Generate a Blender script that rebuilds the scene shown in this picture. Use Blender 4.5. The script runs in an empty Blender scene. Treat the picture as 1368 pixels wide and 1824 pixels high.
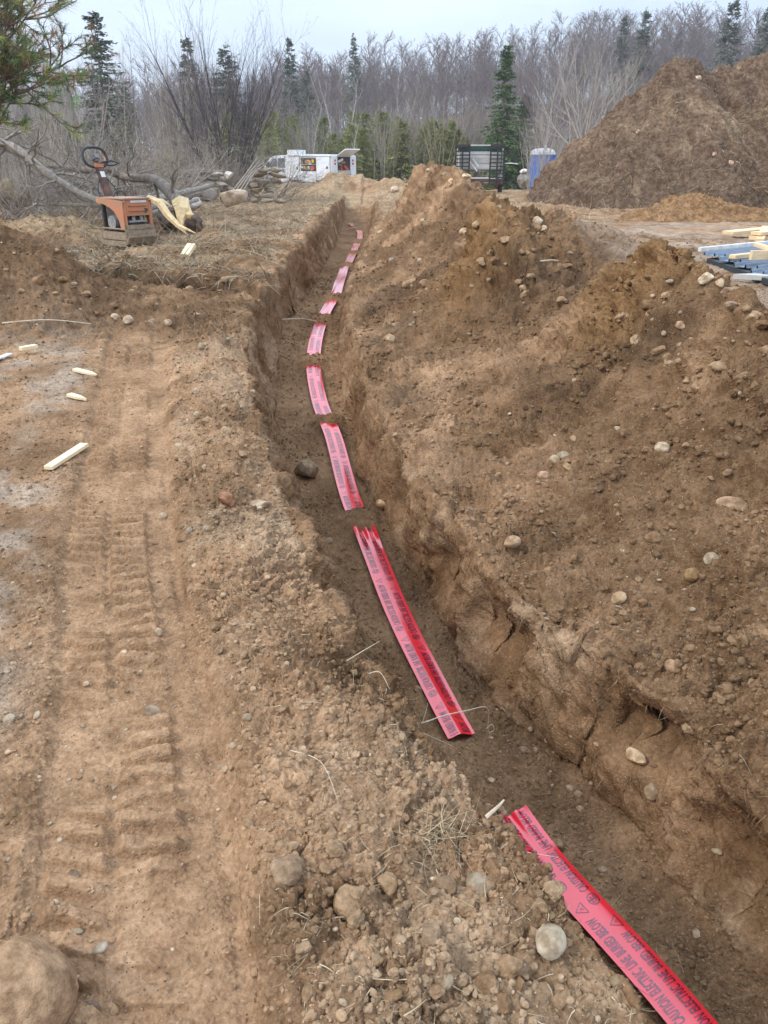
import bpy, bmesh, math, random
import numpy as np
from mathutils import Vector, Matrix
R = math.radians
scene = bpy.context.scene
COL = scene.collection

# ------------------------------------------------------------------ camera
EYE = 1.65; FPX = 1378.0; PITCH = R(24.5)
cam = bpy.data.cameras.new('camera'); camo = bpy.data.objects.new('camera', cam); COL.objects.link(camo)
camo.location = (0, 0, EYE); camo.rotation_euler = (R(90) - PITCH, 0, 0)
cam.sensor_fit = 'VERTICAL'; cam.sensor_height = 36; cam.sensor_width = 27; cam.lens = 36 * FPX / 1824
cam.clip_start = 0.05; cam.clip_end = 3000
scene.camera = camo

# ------------------------------------------------------------------ sky
SUN_EL = R(44); SUN_AZ = R(-112)       # azimuth from +Y towards +X: behind the camera to the left
w = bpy.data.worlds.new('World'); scene.world = w; w.use_nodes = True
nt = w.node_tree; nt.nodes.clear()
def N(t, **k):
    n = nt.nodes.new(t)
    for a, b in k.items(): setattr(n, a, b)
    return n
out = N('ShaderNodeOutputWorld'); bg = N('ShaderNodeBackground')
sky = N('ShaderNodeTexSky', sky_type='NISHITA', sun_disc=False, sun_elevation=SUN_EL, sun_rotation=SUN_AZ, dust_density=2.0)
tc = N('ShaderNodeTexCoord'); mp = N('ShaderNodeMapping'); mp.inputs['Scale'].default_value = (1.2, 1.2, 4.5)
mp.inputs['Location'].default_value = (0.3, 0.1, 0.35)
no = N('ShaderNodeTexNoise'); no.inputs['Scale'].default_value = 1.6; no.inputs['Detail'].default_value = 5; no.inputs['Roughness'].default_value = .5
cr = N('ShaderNodeValToRGB')
cr.color_ramp.elements[0].position = .32; cr.color_ramp.elements[0].color = (4.7, 5.7, 7.3, 1)
cr.color_ramp.elements[1].position = .66; cr.color_ramp.elements[1].color = (6.9, 7.9, 9.4, 1)
sep = N('ShaderNodeSeparateXYZ')
mr = N('ShaderNodeMapRange'); mr.inputs['From Min'].default_value = .08; mr.inputs['From Max'].default_value = .75
mr.inputs['To Min'].default_value = 1.0; mr.inputs['To Max'].default_value = 2.2    # an overcast sky is brighter overhead than at the horizon
sc_ = N('ShaderNodeVectorMath', operation='SCALE')
mx = N('ShaderNodeMixRGB'); mx.inputs[0].default_value = .9
L = nt.links.new
L(tc.outputs['Generated'], mp.inputs['Vector']); L(mp.outputs[0], no.inputs['Vector']); L(no.outputs['Fac'], cr.inputs[0])
L(tc.outputs['Generated'], sep.inputs[0]); L(sep.outputs['Z'], mr.inputs['Value'])
L(cr.outputs[0], sc_.inputs[0]); L(mr.outputs[0], sc_.inputs['Scale'])
L(sky.outputs[0], mx.inputs[1]); L(sc_.outputs[0], mx.inputs[2]); L(mx.outputs[0], bg.inputs['Color'])
bg.inputs['Strength'].default_value = .095
L(bg.outputs[0], out.inputs[0])

sd = bpy.data.lights.new('sun', 'SUN'); sd.energy = 1.5; sd.angle = R(12); sd.color = (1, .95, .87)
so = bpy.data.objects.new('sun', sd); COL.objects.link(so)
dv = Vector((math.sin(SUN_AZ) * math.cos(SUN_EL), math.cos(SUN_AZ) * math.cos(SUN_EL), math.sin(SUN_EL)))
so.rotation_euler = dv.to_track_quat('Z', 'Y').to_euler(); so.location = dv * 60
scene.view_settings.view_transform = 'Standard'; scene.view_settings.look = 'None'
scene.view_settings.gamma = 1; scene.view_settings.exposure = 0.52; scene.view_settings.use_curve_mapping = False

# ------------------------------------------------------------------ helpers: materials
def material(name, col, rough=.8, metal=0., col2=None, scale=8., detail=5, bump=0., bscale=60., spec=.5, stretch=None, attr=None, coat=0, contrast=(.35, .65)):
    m = bpy.data.materials.new(name); m.use_nodes = True
    t = m.node_tree; b = t.nodes['Principled BSDF']
    b.inputs['Roughness'].default_value = rough; b.inputs['Metallic'].default_value = metal
    b.inputs['Specular IOR Level'].default_value = spec; b.inputs['Coat Weight'].default_value = coat
    def n(ty): return t.nodes.new(ty)
    tc = n('ShaderNodeTexCoord'); mp = n('ShaderNodeMapping'); t.links.new(tc.outputs['Object'], mp.inputs['Vector'])
    if stretch: mp.inputs['Scale'].default_value = stretch
    c2 = col2 or tuple(c * .75 for c in col)
    no = n('ShaderNodeTexNoise'); no.inputs['Scale'].default_value = scale; no.inputs['Detail'].default_value = detail; no.inputs['Roughness'].default_value = .62
    t.links.new(mp.outputs[0], no.inputs['Vector'])
    rp = n('ShaderNodeValToRGB'); rp.color_ramp.elements[0].position = contrast[0]; rp.color_ramp.elements[1].position = contrast[1]
    rp.color_ramp.elements[0].color = (*c2, 1); rp.color_ramp.elements[1].color = (*col, 1)
    t.links.new(no.outputs['Fac'], rp.inputs[0])
    o = rp.outputs[0]
    if attr:
        at = n('ShaderNodeAttribute'); at.attribute_name = attr
        mm = n('ShaderNodeMixRGB'); mm.blend_type = 'MULTIPLY'; mm.inputs[0].default_value = 1
        t.links.new(o, mm.inputs[1]); t.links.new(at.outputs['Color'], mm.inputs[2]); o = mm.outputs[0]
    t.links.new(o, b.inputs['Base Color'])
    if bump:
        n2 = n('ShaderNodeTexNoise'); n2.inputs['Scale'].default_value = bscale; n2.inputs['Detail'].default_value = 6; n2.inputs['Roughness'].default_value = .65
        t.links.new(mp.outputs[0], n2.inputs['Vector'])
        bp = n('ShaderNodeBump'); bp.inputs['Strength'].default_value = bump; bp.inputs['Distance'].default_value = .02
        t.links.new(n2.outputs['Fac'], bp.inputs['Height']); t.links.new(bp.outputs[0], b.inputs['Normal'])
    return m

def soil_material(name, far=False):
    m = bpy.data.materials.new(name); m.use_nodes = True
    t = m.node_tree; b = t.nodes['Principled BSDF']
    b.inputs['Roughness'].default_value = .97; b.inputs['Specular IOR Level'].default_value = .06
    n = t.nodes.new; K = t.links.new
    tc = n('ShaderNodeTexCoord'); at = n('ShaderNodeAttribute'); at.attribute_name = 'soil'
    def noise(s, d=6, r=.65):
        q = n('ShaderNodeTexNoise'); q.inputs['Scale'].default_value = s; q.inputs['Detail'].default_value = d; q.inputs['Roughness'].default_value = r
        K(tc.outputs['Object'], q.inputs['Vector']); return q.outputs['Fac']
    def ramp(f, a, b_, ca, cb):
        q = n('ShaderNodeValToRGB'); q.color_ramp.elements[0].position = a; q.color_ramp.elements[1].position = b_
        q.color_ramp.elements[0].color = ca; q.color_ramp.elements[1].color = cb; K(f, q.inputs[0]); return q.outputs[0]
    def mul(a, b_):
        q = n('ShaderNodeMixRGB'); q.blend_type = 'MULTIPLY'; q.inputs[0].default_value = 1; K(a, q.inputs[1]); K(b_, q.inputs[2]); return q.outputs[0]
    c = mul(at.outputs['Color'], ramp(noise(2.2), .3, .7, (.70, .66, .62, 1), (1.22, 1.22, 1.22, 1)))
    c = mul(c, ramp(noise(9, 7, .7), .34, .66, (.72, .69, .66, 1), (1.2, 1.2, 1.2, 1)))
    c = mul(c, ramp(noise(55 if not far else 9, 8, .7), .3, .7, (.62, .58, .54, 1), (1.3, 1.32, 1.36, 1)))
    # single sand grains and tiny pebbles, pale against the soil
    vo = n('ShaderNodeTexVoronoi'); vo.inputs['Scale'].default_value = 150 if not far else 25; K(tc.outputs['Object'], vo.inputs['Vector'])
    sp = n('ShaderNodeSeparateColor'); K(vo.outputs['Color'], sp.inputs[0])
    g = ramp(sp.outputs[0], .90 if not far else .95, .93 if not far else .97, (0, 0, 0, 1), (1, 1, 1, 1))
    d = ramp(vo.outputs['Distance'], .3, .42, (1, 1, 1, 1), (0, 0, 0, 1))
    gm = mul(g, d)
    mxn = n('ShaderNodeMixRGB'); K(gm, mxn.inputs[0]); K(c, mxn.inputs[1])
    gc = ramp(sp.outputs[1], .2, .9, (.10, .075, .055, 1), (.46, .37, .27, 1)); K(gc, mxn.inputs[2])
    K(mxn.outputs[0], b.inputs['Base Color'])
    add = n('ShaderNodeMath'); add.operation = 'ADD'; K(noise(70 if not far else 14, 10, .72), add.inputs[0])
    v2 = n('ShaderNodeTexVoronoi'); v2.inputs['Scale'].default_value = 95 if not far else 16; K(tc.outputs['Object'], v2.inputs['Vector'])
    ml = n('ShaderNodeMath'); ml.operation = 'MULTIPLY'; ml.inputs[1].default_value = -.55; K(v2.outputs['Distance'], ml.inputs[0]); K(ml.outputs[0], add.inputs[1])
    bp = n('ShaderNodeBump'); bp.inputs['Strength'].default_value = .85; bp.inputs['Distance'].default_value = .011 if not far else .06
    K(add.outputs[0], bp.inputs['Height']); K(bp.outputs[0], b.inputs['Normal'])
    return m

# ------------------------------------------------------------------ helpers: objects
def setp(o, label=None, cat=None, group=None, kind=None):
    if label: o['label'] = label
    if cat: o['category'] = cat
    if group: o['group'] = group
    if kind: o['kind'] = kind
    return o
def link(name, me, m=None, parent=None, loc=None):
    o = bpy.data.objects.new(name, me); COL.objects.link(o)
    if m is not None: me.materials.append(m)
    if parent: o.parent = parent
    if loc is not None: o.location = loc
    return o
def thing(name, label, cat, loc=(0, 0, 0), rz=0, group=None):
    o = bpy.data.objects.new(name, None); COL.objects.link(o); o.empty_display_size = .2
    o.location = loc; o.rotation_euler = (0, 0, rz)
    return setp(o, label, cat, group)
def npmesh(name, V, F, smooth=True, cols=None, attr='soil'):
    V = np.ascontiguousarray(V, dtype=np.float32).reshape(-1, 3); F = np.ascontiguousarray(F, dtype=np.int32)
    k = F.shape[1]; n = F.shape[0]
    me = bpy.data.meshes.new(name)
    me.vertices.add(len(V)); me.vertices.foreach_set('co', V.ravel())
    me.loops.add(n * k); me.loops.foreach_set('vertex_index', F.ravel())
    me.polygons.add(n); me.polygons.foreach_set('loop_start', np.arange(0, n * k, k, dtype=np.int32))
    try: me.polygons.foreach_set('loop_total', np.full(n, k, dtype=np.int32))
    except Exception: pass
    me.update(calc_edges=True)
    me.polygons.foreach_set('use_smooth', np.full(n, smooth, dtype=bool))
    if cols is not None:
        a = me.attributes.new(attr, 'FLOAT_COLOR', 'POINT')
        c = np.ones((len(V), 4), dtype=np.float32); c[:, :3] = cols; a.data.foreach_set('color', c.ravel())
    return me
def copy_tree(o, parent=None):
    c = o.copy(); COL.objects.link(c); c.parent = parent
    for ch in list(o.children):
        k = copy_tree(ch, c)
    return c

class MB:
    """collects boxes, prisms, tubes and lathes into one mesh"""
    def __init__(s): s.v = []; s.f = []
    def raw(s, V, F):
        b = len(s.v); s.v += [tuple(p) for p in V]; s.f += [tuple(i + b for i in q) for q in F]; return s
    def box(s, c, d, rot=None):
        V = [Vector((x * d[0] / 2, y * d[1] / 2, z * d[2] / 2)) for x in (-1, 1) for y in (-1, 1) for z in (-1, 1)]
        if rot is not None: V = [rot @ p for p in V]
        V = [p + Vector(c) for p in V]
        return s.raw(V, [(0, 1, 3, 2), (4, 6, 7, 5), (0, 4, 5, 1), (2, 3, 7, 6), (0, 2, 6, 4), (1, 5, 7, 3)])
    def prism(s, pts, y0, y1, ax='y'):
        n = len(pts)
        def mk(a, b, h): return {'y': (a, h, b), 'x': (h, a, b), 'z': (a, b, h)}[ax]
        V = [mk(a, b, y0) for a, b in pts] + [mk(a, b, y1) for a, b in pts]
        F = [tuple(range(n)), tuple(reversed(range(n, 2 * n)))] + [(i, i + n, (i + 1) % n + n, (i + 1) % n) for i in range(n)]
        return s.raw(V, F)
    def tube(s, pts, r, n=8, closed=False, cap=True):
        pts = [Vector(p) for p in pts]; m = len(pts)
        rs = r if isinstance(r, (list, tuple)) else [r] * m
        V = []; F = []; up = Vector((.12, .31, .94)).normalized()
        for i, p in enumerate(pts):
            a = pts[(i - 1) % m] if (closed or i > 0) else p; b = pts[(i + 1) % m] if (closed or i < m - 1) else p
            d = (b - a).normalized(); x = d.cross(up)
            if x.length < .05: x = d.cross(Vector((1, 0, 0)))
            x.normalize(); y = d.cross(x)
            for k in range(n):
                th = 2 * math.pi * k / n; V.append(p + (x * math.cos(th) + y * math.sin(th)) * rs[i])
        for i in range(m if closed else m - 1):
            j = (i + 1) % m
            for k in range(n):
                F.append((i * n + k, i * n + (k + 1) % n, j * n + (k + 1) % n, j * n + k))
        if cap and not closed:
            F.append(tuple(reversed(range(n)))); F.append(tuple(range((m - 1) * n, m * n)))
        return s.raw(V, F)
    def cyl(s, a, b, r, n=20): return s.tube([a, b], r, n)
    def build(s, name, m, parent=None, smooth=False, bevel=0, label=None):
        me = bpy.data.meshes.new(name); me.from_pydata([tuple(p) for p in s.v], [], s.f)
        bm = bmesh.new(); bm.from_mesh(me); bmesh.ops.recalc_face_normals(bm, faces=bm.faces)
        if bevel:
            es = [e for e in bm.edges if len(e.link_faces) == 2 and e.calc_face_angle(0) > .5]
            bmesh.ops.bevel(bm, geom=es, offset=bevel, segments=2, affect='EDGES', clamp_overlap=True)
        bm.to_mesh(me); bm.free()
        if smooth:
            me.polygons.foreach_set('use_smooth', [True] * len(me.polygons))
            try: me.set_sharp_from_angle(angle=R(40))
            except Exception: pass
        me.materials.append(m)
        o = bpy.data.objects.new(name, me); COL.objects.link(o)
        if parent: o.parent = parent
        if label: o['label'] = label
        return o

# ------------------------------------------------------------------ noise in numpy
def _h(ix, iy, seed):
    with np.errstate(over='ignore'):
        n = (ix.astype(np.int64) * 374761393 + iy.astype(np.int64) * 668265263 + seed * 974711) & 0xffffffff
        n = ((n ^ (n >> 13)) * 1274126177) & 0xffffffff
        n = (n ^ (n >> 16)) & 0xffffffff
        n = (n * 2246822519) & 0xffffffff
        n = n ^ (n >> 15)
    return n.astype(np.float64) / 4294967295.0
def gnoise(x, y, seed=0):
    x = np.asarray(x, float); y = np.asarray(y, float)
    ix = np.floor(x).astype(np.int64); iy = np.floor(y).astype(np.int64); fx = x - ix; fy = y - iy
    u = fx * fx * fx * (fx * (fx * 6 - 15) + 10); v = fy * fy * fy * (fy * (fy * 6 - 15) + 10)
    def g(a, b, dx, dy):
        t = _h(a, b, seed) * 6.28318; return np.cos(t) * dx + np.sin(t) * dy
    n00 = g(ix, iy, fx, fy); n10 = g(ix + 1, iy, fx - 1, fy); n01 = g(ix, iy + 1, fx, fy - 1); n11 = g(ix + 1, iy + 1, fx - 1, fy - 1)
    a = n00 + u * (n10 - n00); b = n01 + u * (n11 - n01)
    return (a + v * (b - a)) * 1.5
def fbm(x, y, o=4, seed=0, gain=.5, ridged=False):
    s = 0; a = 1; t = 0
    for i in range(o):
        n = gnoise(x * 2 ** i + 17.3 * i, y * 2 ** i - 9.1 * i, seed + i)
        if ridged: n = 1 - 2 * np.abs(n)
        s = s + a * n; t += a; a *= gain
    return s / t
def bumps(x, y, cell, seed, dens=1.0, rmin=.25, rmax=.6):
    """rounded clods embedded in the surface: height 0..1 (in units of the cell)"""
    x = x / cell; y = y / cell
    ix = np.floor(x).astype(np.int64); iy = np.floor(y).astype(np.int64); out = np.zeros_like(x)
    for a in (-1, 0, 1):
        for b in (-1, 0, 1):
            cx = ix + a; cy = iy + b
            h3 = _h(cx, cy, seed + 2)
            r = (rmin + (rmax - rmin) * h3 * h3)
            dx = x - (cx + _h(cx, cy, seed)); dy = y - (cy + _h(cx, cy, seed + 1))
            e = 1 + .5 * (h3 * 7 % 1)
            d2 = (dx * dx * e + dy * dy / e) / (r * r)
            hgt = np.sqrt(np.maximum(0, 1 - d2)) * r
            if dens < 1: hgt = np.where(_h(cx, cy, seed + 3) < dens, hgt, 0)
            out = np.maximum(out, hgt)
    return out
def sstep(a, b, x):
    t = np.clip((x - a) / (b - a), 0, 1); return t * t * (3 - 2 * t)
def gau(x, y, cx, cy, rx, ry, rot=0):
    c, s = math.cos(rot), math.sin(rot); dx = x - cx; dy = y - cy
    return np.exp(-(((dx * c + dy * s) / rx) ** 2 + ((-dx * s + dy * c) / ry) ** 2))

# ------------------------------------------------------------------ the lie of the land
I = np.interp
def curve(pts, sm=3):
    a = np.array(pts, float); ys = np.arange(a[0, 0], a[-1, 0] + .05, .1)
    out = []
    for k in range(1, a.shape[1]):
        v = np.interp(ys, a[:, 0], a[:, k])
        for _ in range(sm):
            p = np.pad(v, 2, mode='edge'); v = (p[:-4] + p[1:-3] + p[2:-2] + p[3:-1] + p[4:]) / 5
        out.append(v)
    return lambda y, k=0: np.interp(y, ys, out[k])
floor_z = curve([(0, -.9), (4, -.9), (6, -.72), (7.5, -.54), (9, -.32), (12, -.17), (16, -.2), (22, -.33), (28, -.4), (60, -.4)])
left_z = curve([(-50, 0), (0, .02), (4, .03), (6, .1), (8, .24), (10, .38), (12, .5), (16, .52), (25, .45), (40, .25), (60, -.1), (90, -.3)])
rlip_z = curve([(-10, -.27), (0, -.29), (1.5, -.29), (4, -.26), (5, -.2), (6.5, 0), (8, .12), (10, .25), (12, .35), (16, .4), (25, .3), (40, .2)])
yard_z = curve([(-20, .3), (0, .4), (8, .45), (16, .5), (25, .42), (40, .15), (60, -.1), (90, -.3)])
tape_x = curve([(.3, 1.35), (1.0, 1.21), (1.6, 1.0), (1.84, .86), (2.17, .62), (2.42, .51), (3.02, .34), (3.47, .23), (4.09, .06), (4.87, -.11), (5.4, -.25), (6.76, -.48), (7.04, -.58), (8.14, -.76), (8.61, -.79), (9.71, -.81), (10.45, -.78), (11.06, -.74), (11.73, -.70), (14.55, -.72), (15.41, -.69), (17.07, -.66), (19.7, -.67), (22.2, -.65), (24.5, -.72), (27.7, -1.1), (30, -1.3)])
baseL = curve([(0, .9), (1.0, .7), (1.6, .52), (2.0, .38), (2.5, .22), (3, .08), (3.5, -.06), (4.3, -.34), (5, -.58), (5.44, -.71), (6.89, -.99), (8.58, -1.19), (9.66, -1.28), (12, -1.1), (19.7, -1.14), (28.3, -1.45), (60, -1.5)])
baseR = curve([(0, 1.95), (1, 1.62), (1.87, 1.33), (2.3, 1.16), (2.54, 1.05), (2.78, .93), (3.07, .72), (3.6, .52), (4.3, .34), (4.85, .06), (5.71, -.12), (6.91, -.3), (8.32, -.5), (9.81, -.55), (12.5, -.5), (17, -.46), (22.2, -.44), (28, -.6), (60, -.6)])
lipL = curve([(0, .66), (.6, .6), (1, .53), (1.22, .45), (1.36, .35), (1.52, .28), (1.66, .18), (1.92, .03), (2.18, -.08), (2.42, -.19), (2.94, -.35), (3.82, -.56), (4.92, -.88), (6.42, -1.17), (7.69, -1.42), (8.89, -1.40), (11.85, -1.3), (22.3, -1.45), (60, -1.8)])
lipR = curve([(0, 2.1), (1, 1.75), (1.7, 1.36), (1.87, 1.28), (2.23, 1.2), (2.45, 1.12), (2.77, .99), (2.98, .78), (3.32, .58), (4.31, .38), (5.1, .08), (6.07, -.08), (7.54, -.27), (10.1, -.38), (13.1, -.28), (22.3, 0), (28, -.2), (60, -.2)])
crest = curve([(-20, 3.2, .4), (0, 3.0, .45), (2, 2.75, .5), (3.2, 2.45, .68), (4.2, 2.18, .84), (5, 1.98, 1.0), (5.5, 1.82, 1.17), (5.9, 1.72, 1.05), (6.3, 1.7, .6), (6.8, 1.6, .48), (7.2, 1.3, .72), (7.7, 1.02, 1.25), (8.1, 1.0, 1.27), (8.6, 1.1, 1.1), (9.5, 1.3, .98), (11, 1.2, 1.13), (12.5, 1.05, 1.45), (13.3, .9, 1.6), (14.3, .55, 1.5), (16, .5, 1.1), (18, .8, .8), (22, 1.2, .55), (30, .8, .4), (60, .8, .2)], 1)
track_x = curve([(-6, -.2), (0, -.35), (1, -.5), (1.66, -.71), (2.18, -.86), (3, -1.17), (4, -1.45), (5.5, -1.85), (7.7, -2.4), (9, -2.7)])
TAPE_GAPS = [(2.72, .30), (5.13, .26), (6.9, .13), (8.38, .2), (10.08, .33), (11.4, .3), (14.98, .4), (17.6, .5), (21, .9), (26, 1.4), (30, 2)]
def tape_z(y):
    return floor_z(y) + .035 + .008 * np.sin(y * 3.1) - .0

def macro(x, y):
    x = np.asarray(x, float); y = np.asarray(y, float)
    lo = fbm(x * .55, y * .55, 3, 5) * .5 + fbm(x * 1.7, y * 1.7, 2, 9) * .2
    far = sstep(9, 16, np.hypot(x, y))
    # left side
    gl = left_z(y) + lo * .05 + far * lo * .1
    wob = .05 * gnoise(y * 2.3, x * 0 + 3, 21) + .035 * gnoise(y * 6.1, x * 0 + 8, 22) + .018 * gnoise(y * 14, x * 0 + 8, 23) + sstep(6, 8, y) * (.07 * gnoise(y * 1.3, x * 0 + 2, 24) + .04 * gnoise(y * 3.7, x * 0 + 5, 25))
    ll = lipL(y) + wob * sstep(.6, 3, y); lr = lipR(y) + .8 * (.06 * gnoise(y * 2.1, x * 0 + 1, 31) + .045 * gnoise(y * 5.3, x * 0 + 7, 32) + .03 * gnoise(y * 12, x * 0 + 7, 33))
    bern = np.exp(-((x - (ll - .24)) / .2) ** 2) * (.07 + .07 * gnoise(x * 3, y * 2.2, 41)) * sstep(1.3, 2.2, y) * (1 - sstep(6, 8, y))
    gl = gl + bern
    # lumpy strip of thrown-up soil between the wheel track and the trench
    st = sstep(0, .14, x - (track_x(y) + .24)) * (1 - sstep(5.5, 7.5, y)) * (1 - sstep(12, 14, y))
    gl = gl + st * (.035 + .03 * (1 - sstep(1.8, 2.8, y)) + .05 * (fbm(x * 3.5, y * 3.5, 3, 51)))
    tx = x - track_x(y)
    gl = gl - .035 * (1 - sstep(.22, .3, np.abs(tx))) * (1 - sstep(7.5, 9, y))
    # mound at the left with its long front slope
    mh = I(x, [-9, -6, -4.05, -3.5, -3.0, -2.6], [.85, .8, .66, .48, .14, 0]); dy_ = y - 8.7
    gl = gl + mh * np.exp(-(dy_ / np.where(dy_ > 0, .45, 1.0)) ** 2) * (1 + .25 * lo)
    gl = gl + .34 * gau(x, y, -4.95, 12.6, .75, .5) + .3 * gau(x, y, -6.4, 12.8, .8, .5) + .14 * gau(x, y, -3.0, 11.0, .5, .4) + .12 * gau(x, y, -2.2, 11.6, .6, .3) + .1 * gau(x, y, -1.9, 10.3, .4, .3) + .13 * gau(x, y, -2.75, 13.0, .35, .25)
    # side cut running off the trench
    cu = (x + 1.5) * .93 - (y - 9.0) * .37; cv = (x + 1.5) * .37 + (y - 9.0) * .93
    cv = cv + .16 * gnoise(cu * 1.7, cv * 0, 61) + .05 * gnoise(x * 6, y * 6, 62)
    w_ = (1 - sstep(.15, .23, np.abs(cv))) * sstep(-2.25, -2.0, cu) * (1 - sstep(.2, .5, cu))
    gl = gl + .1 * np.exp(-((cv - .45) / .25) ** 2) * sstep(-3, -2.2, cu) * (1 - sstep(-.2, .1, cu))
    gl = gl - w_ * (.2 + .34 * sstep(-.25, .2, gnoise(cu * 1.5, cu * 0, 66)) + .35 * gau(cu, cv, -1.75, 0, .38, 1))
    # right side: shelf, then spoil ridge
    zr = rlip_z(y) + lo * .06; xc = crest(y, 0) + .12 * gnoise(y * 1.1, x * 0, 71); zc = crest(y, 1) + .09 * gnoise(x * 1.4, y * 1.6, 72) + .07 * gnoise(x * 3.1, y * 3.3, 73)
    u = np.clip((x - lr) / np.maximum(xc - lr, .15), 0, 1)
    ex_ = 2.3 + 1.8 * gau(x * 0, y, 0, 5.5, 1, .9) + 2.2 * gau(x * 0, y, 0, 7.9, 1, .8); uu = .3 * u + .7 * (u ** ex_); uu = uu + .05 * np.sin(u * 16 + 5 * lo) * u * (1 - u)
    gr = zr + (zc - zr) * uu
    zy = yard_z(y) + lo * .06
    rt = zc - .78 * (x - xc) + .02
    k = .14
    rt = np.maximum(rt, zy) + k * np.exp(-np.abs(rt - zy) / k) * .35
    gr = np.where(x > xc, np.minimum(rt, np.maximum(zc, zy)), gr)
    gr = np.where(x > xc, np.maximum(gr, np.minimum(zc, zy)), gr)
    gr = gr + .42 * gau(x, y, 2.15, 9.5, .6, .9) + .40 * gau(x, y, 1.95, 8.35, .5, .6) + .30 * gau(x, y, 2.55, 8.7, .4, .7) + .12 * gau(x, y, 3.4, 13.5, 1.2, .7)
    gr = gr + .09 * gau(x, y, 1.9, 3.2, .35, .4) * 0
    # floor with humps of fallen soil lying over the tape
    zf = floor_z(y) + .02 * lo
    ft = x - tape_x(y)
    zf = zf + .05 * sstep(.12, .5, np.abs(ft))
    wl = sstep(0, 1, (x - ll) / np.maximum(baseL(y) - ll, .09)); wr = sstep(0, 1, (lr - x) / np.maximum(lr - baseR(y), .10))
    wl = np.clip(wl, 0, 1); wr = np.clip(wr, 0, 1)
    mid = .5 * (ll + lr)
    z = np.where(x < mid, gl + (zf - gl) * wl, gr + (zf - gr) * wr)
    fade = sstep(29, 33, y); zflat = np.where(x < mid, left_z(y), np.where(x < xc, rlip_z(y), gr))
    z = z + (zflat + lo * .25 - z) * fade * (x < xc)
    for gx, gy, rx, ry, hh in ((-3.6, 36, 1.2, 1.0, .35), (-2.2, 35, .8, .9, .75), (-1.2, 36, .9, 1, .55), (.1, 35, 1.1, 1, .6), (1.2, 33.5, 1.2, 1.2, .55), (-4.8, 37, 1.2, 1, .25), (4.6, 26.5, 1.2, 1.0, .25), (6.2, 24, 1.4, .8, .15)):
        z = z + hh * gau(x, y, gx, gy, rx, ry) * (1 + .5 * lo)
    hill = sstep(60, 160, y) * np.clip(I(x, [-130, -60, -20, 20, 90, 200], [0, 2, 4.6, 10.5, 15, 18]), 0, 30) 
    z = z + hill + sstep(60, 120, np.abs(x)) * 0
    return z

def ray(px, py):
    u = (px - 684) / FPX; v = (912 - py) / FPX
    return np.array((u, math.cos(PITCH) + v * math.sin(PITCH), -math.sin(PITCH) + v * math.cos(PITCH)))
def at(px, py, Y):
    d = ray(px, py); k = Y / d[1]; return Vector((d[0] * k, Y, EYE + d[2] * k))
def hit(px, py):
    d = ray(px, py); k = np.geomspace(.5, 90, 2600); P = d[None] * k[:, None]
    z = macro(P[:, 0], P[:, 1]); b = np.nonzero(EYE + P[:, 2] < z)[0]
    i = b[0] if len(b) else len(k) - 1
    return Vector((P[i, 0], P[i, 1], z[i]))
def gz(x, y): return float(macro(np.array([x]), np.array([y]))[0])
# ------------------------------------------------------------------ ground mesh
rs = [.01, .1, .19, .28]
while rs[-1] < 215:
    r = rs[-1]; d1 = (r * r + 2.7) / 1.65 * .00115; d2 = max(.0043 * r, .004) if r < 45 else .03 * r
    rs.append(r + (min(d1, d2) if r < 45 else d2))
rs = np.array(rs); NR = len(rs)
amax = R(41); NA = 1040
af = np.linspace(-amax, amax, 1500)
side = np.concatenate([np.linspace(0, 1, 46)[1:-1] ** 1.6]) * (math.pi - amax)
A = np.zeros((NR, NA))
X = rs[:, None] * np.sin(af)[None]; Y = rs[:, None] * np.cos(af)[None]
Z = macro(X, Y)
for i in range(NR):
    ds = np.sqrt((rs[i] * np.diff(af)) ** 2 + (.75 * np.diff(Z[i])) ** 2); c = np.concatenate([[0], np.cumsum(ds)])
    A[i] = np.interp(np.linspace(0, c[-1], NA), c, af)
for _ in range(2): A[1:-1] = (A[:-2] + A[1:-1] * 2 + A[2:]) / 4
A = np.concatenate([-(amax + side[::-1])[None].repeat(NR, 0), A, (amax + side)[None].repeat(NR, 0)], 1)
NC = A.shape[1]
X = rs[:, None] * np.sin(A); Y = rs[:, None] * np.cos(A); Z = macro(X, Y)
# normals
def gridn(X, Y, Z):
    P = np.stack([X, Y, Z], -1)
    du = np.empty_like(P); du[:, 1:-1] = P[:, 2:] - P[:, :-2]; du[:, 0] = P[:, 1] - P[:, 0]; du[:, -1] = P[:, -1] - P[:, -2]
    dr = np.empty_like(P); dr[1:-1] = P[2:] - P[:-2]; dr[0] = P[1] - P[0]; dr[-1] = P[-1] - P[-2]
    n = np.cross(du, dr); n /= np.linalg.norm(n, axis=-1, keepdims=True) + 1e-12
    n[n[..., 2] < 0] *= -1
    return n
Nn = gridn(X, Y, Z)
steep = 1 - Nn[..., 2]
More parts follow.
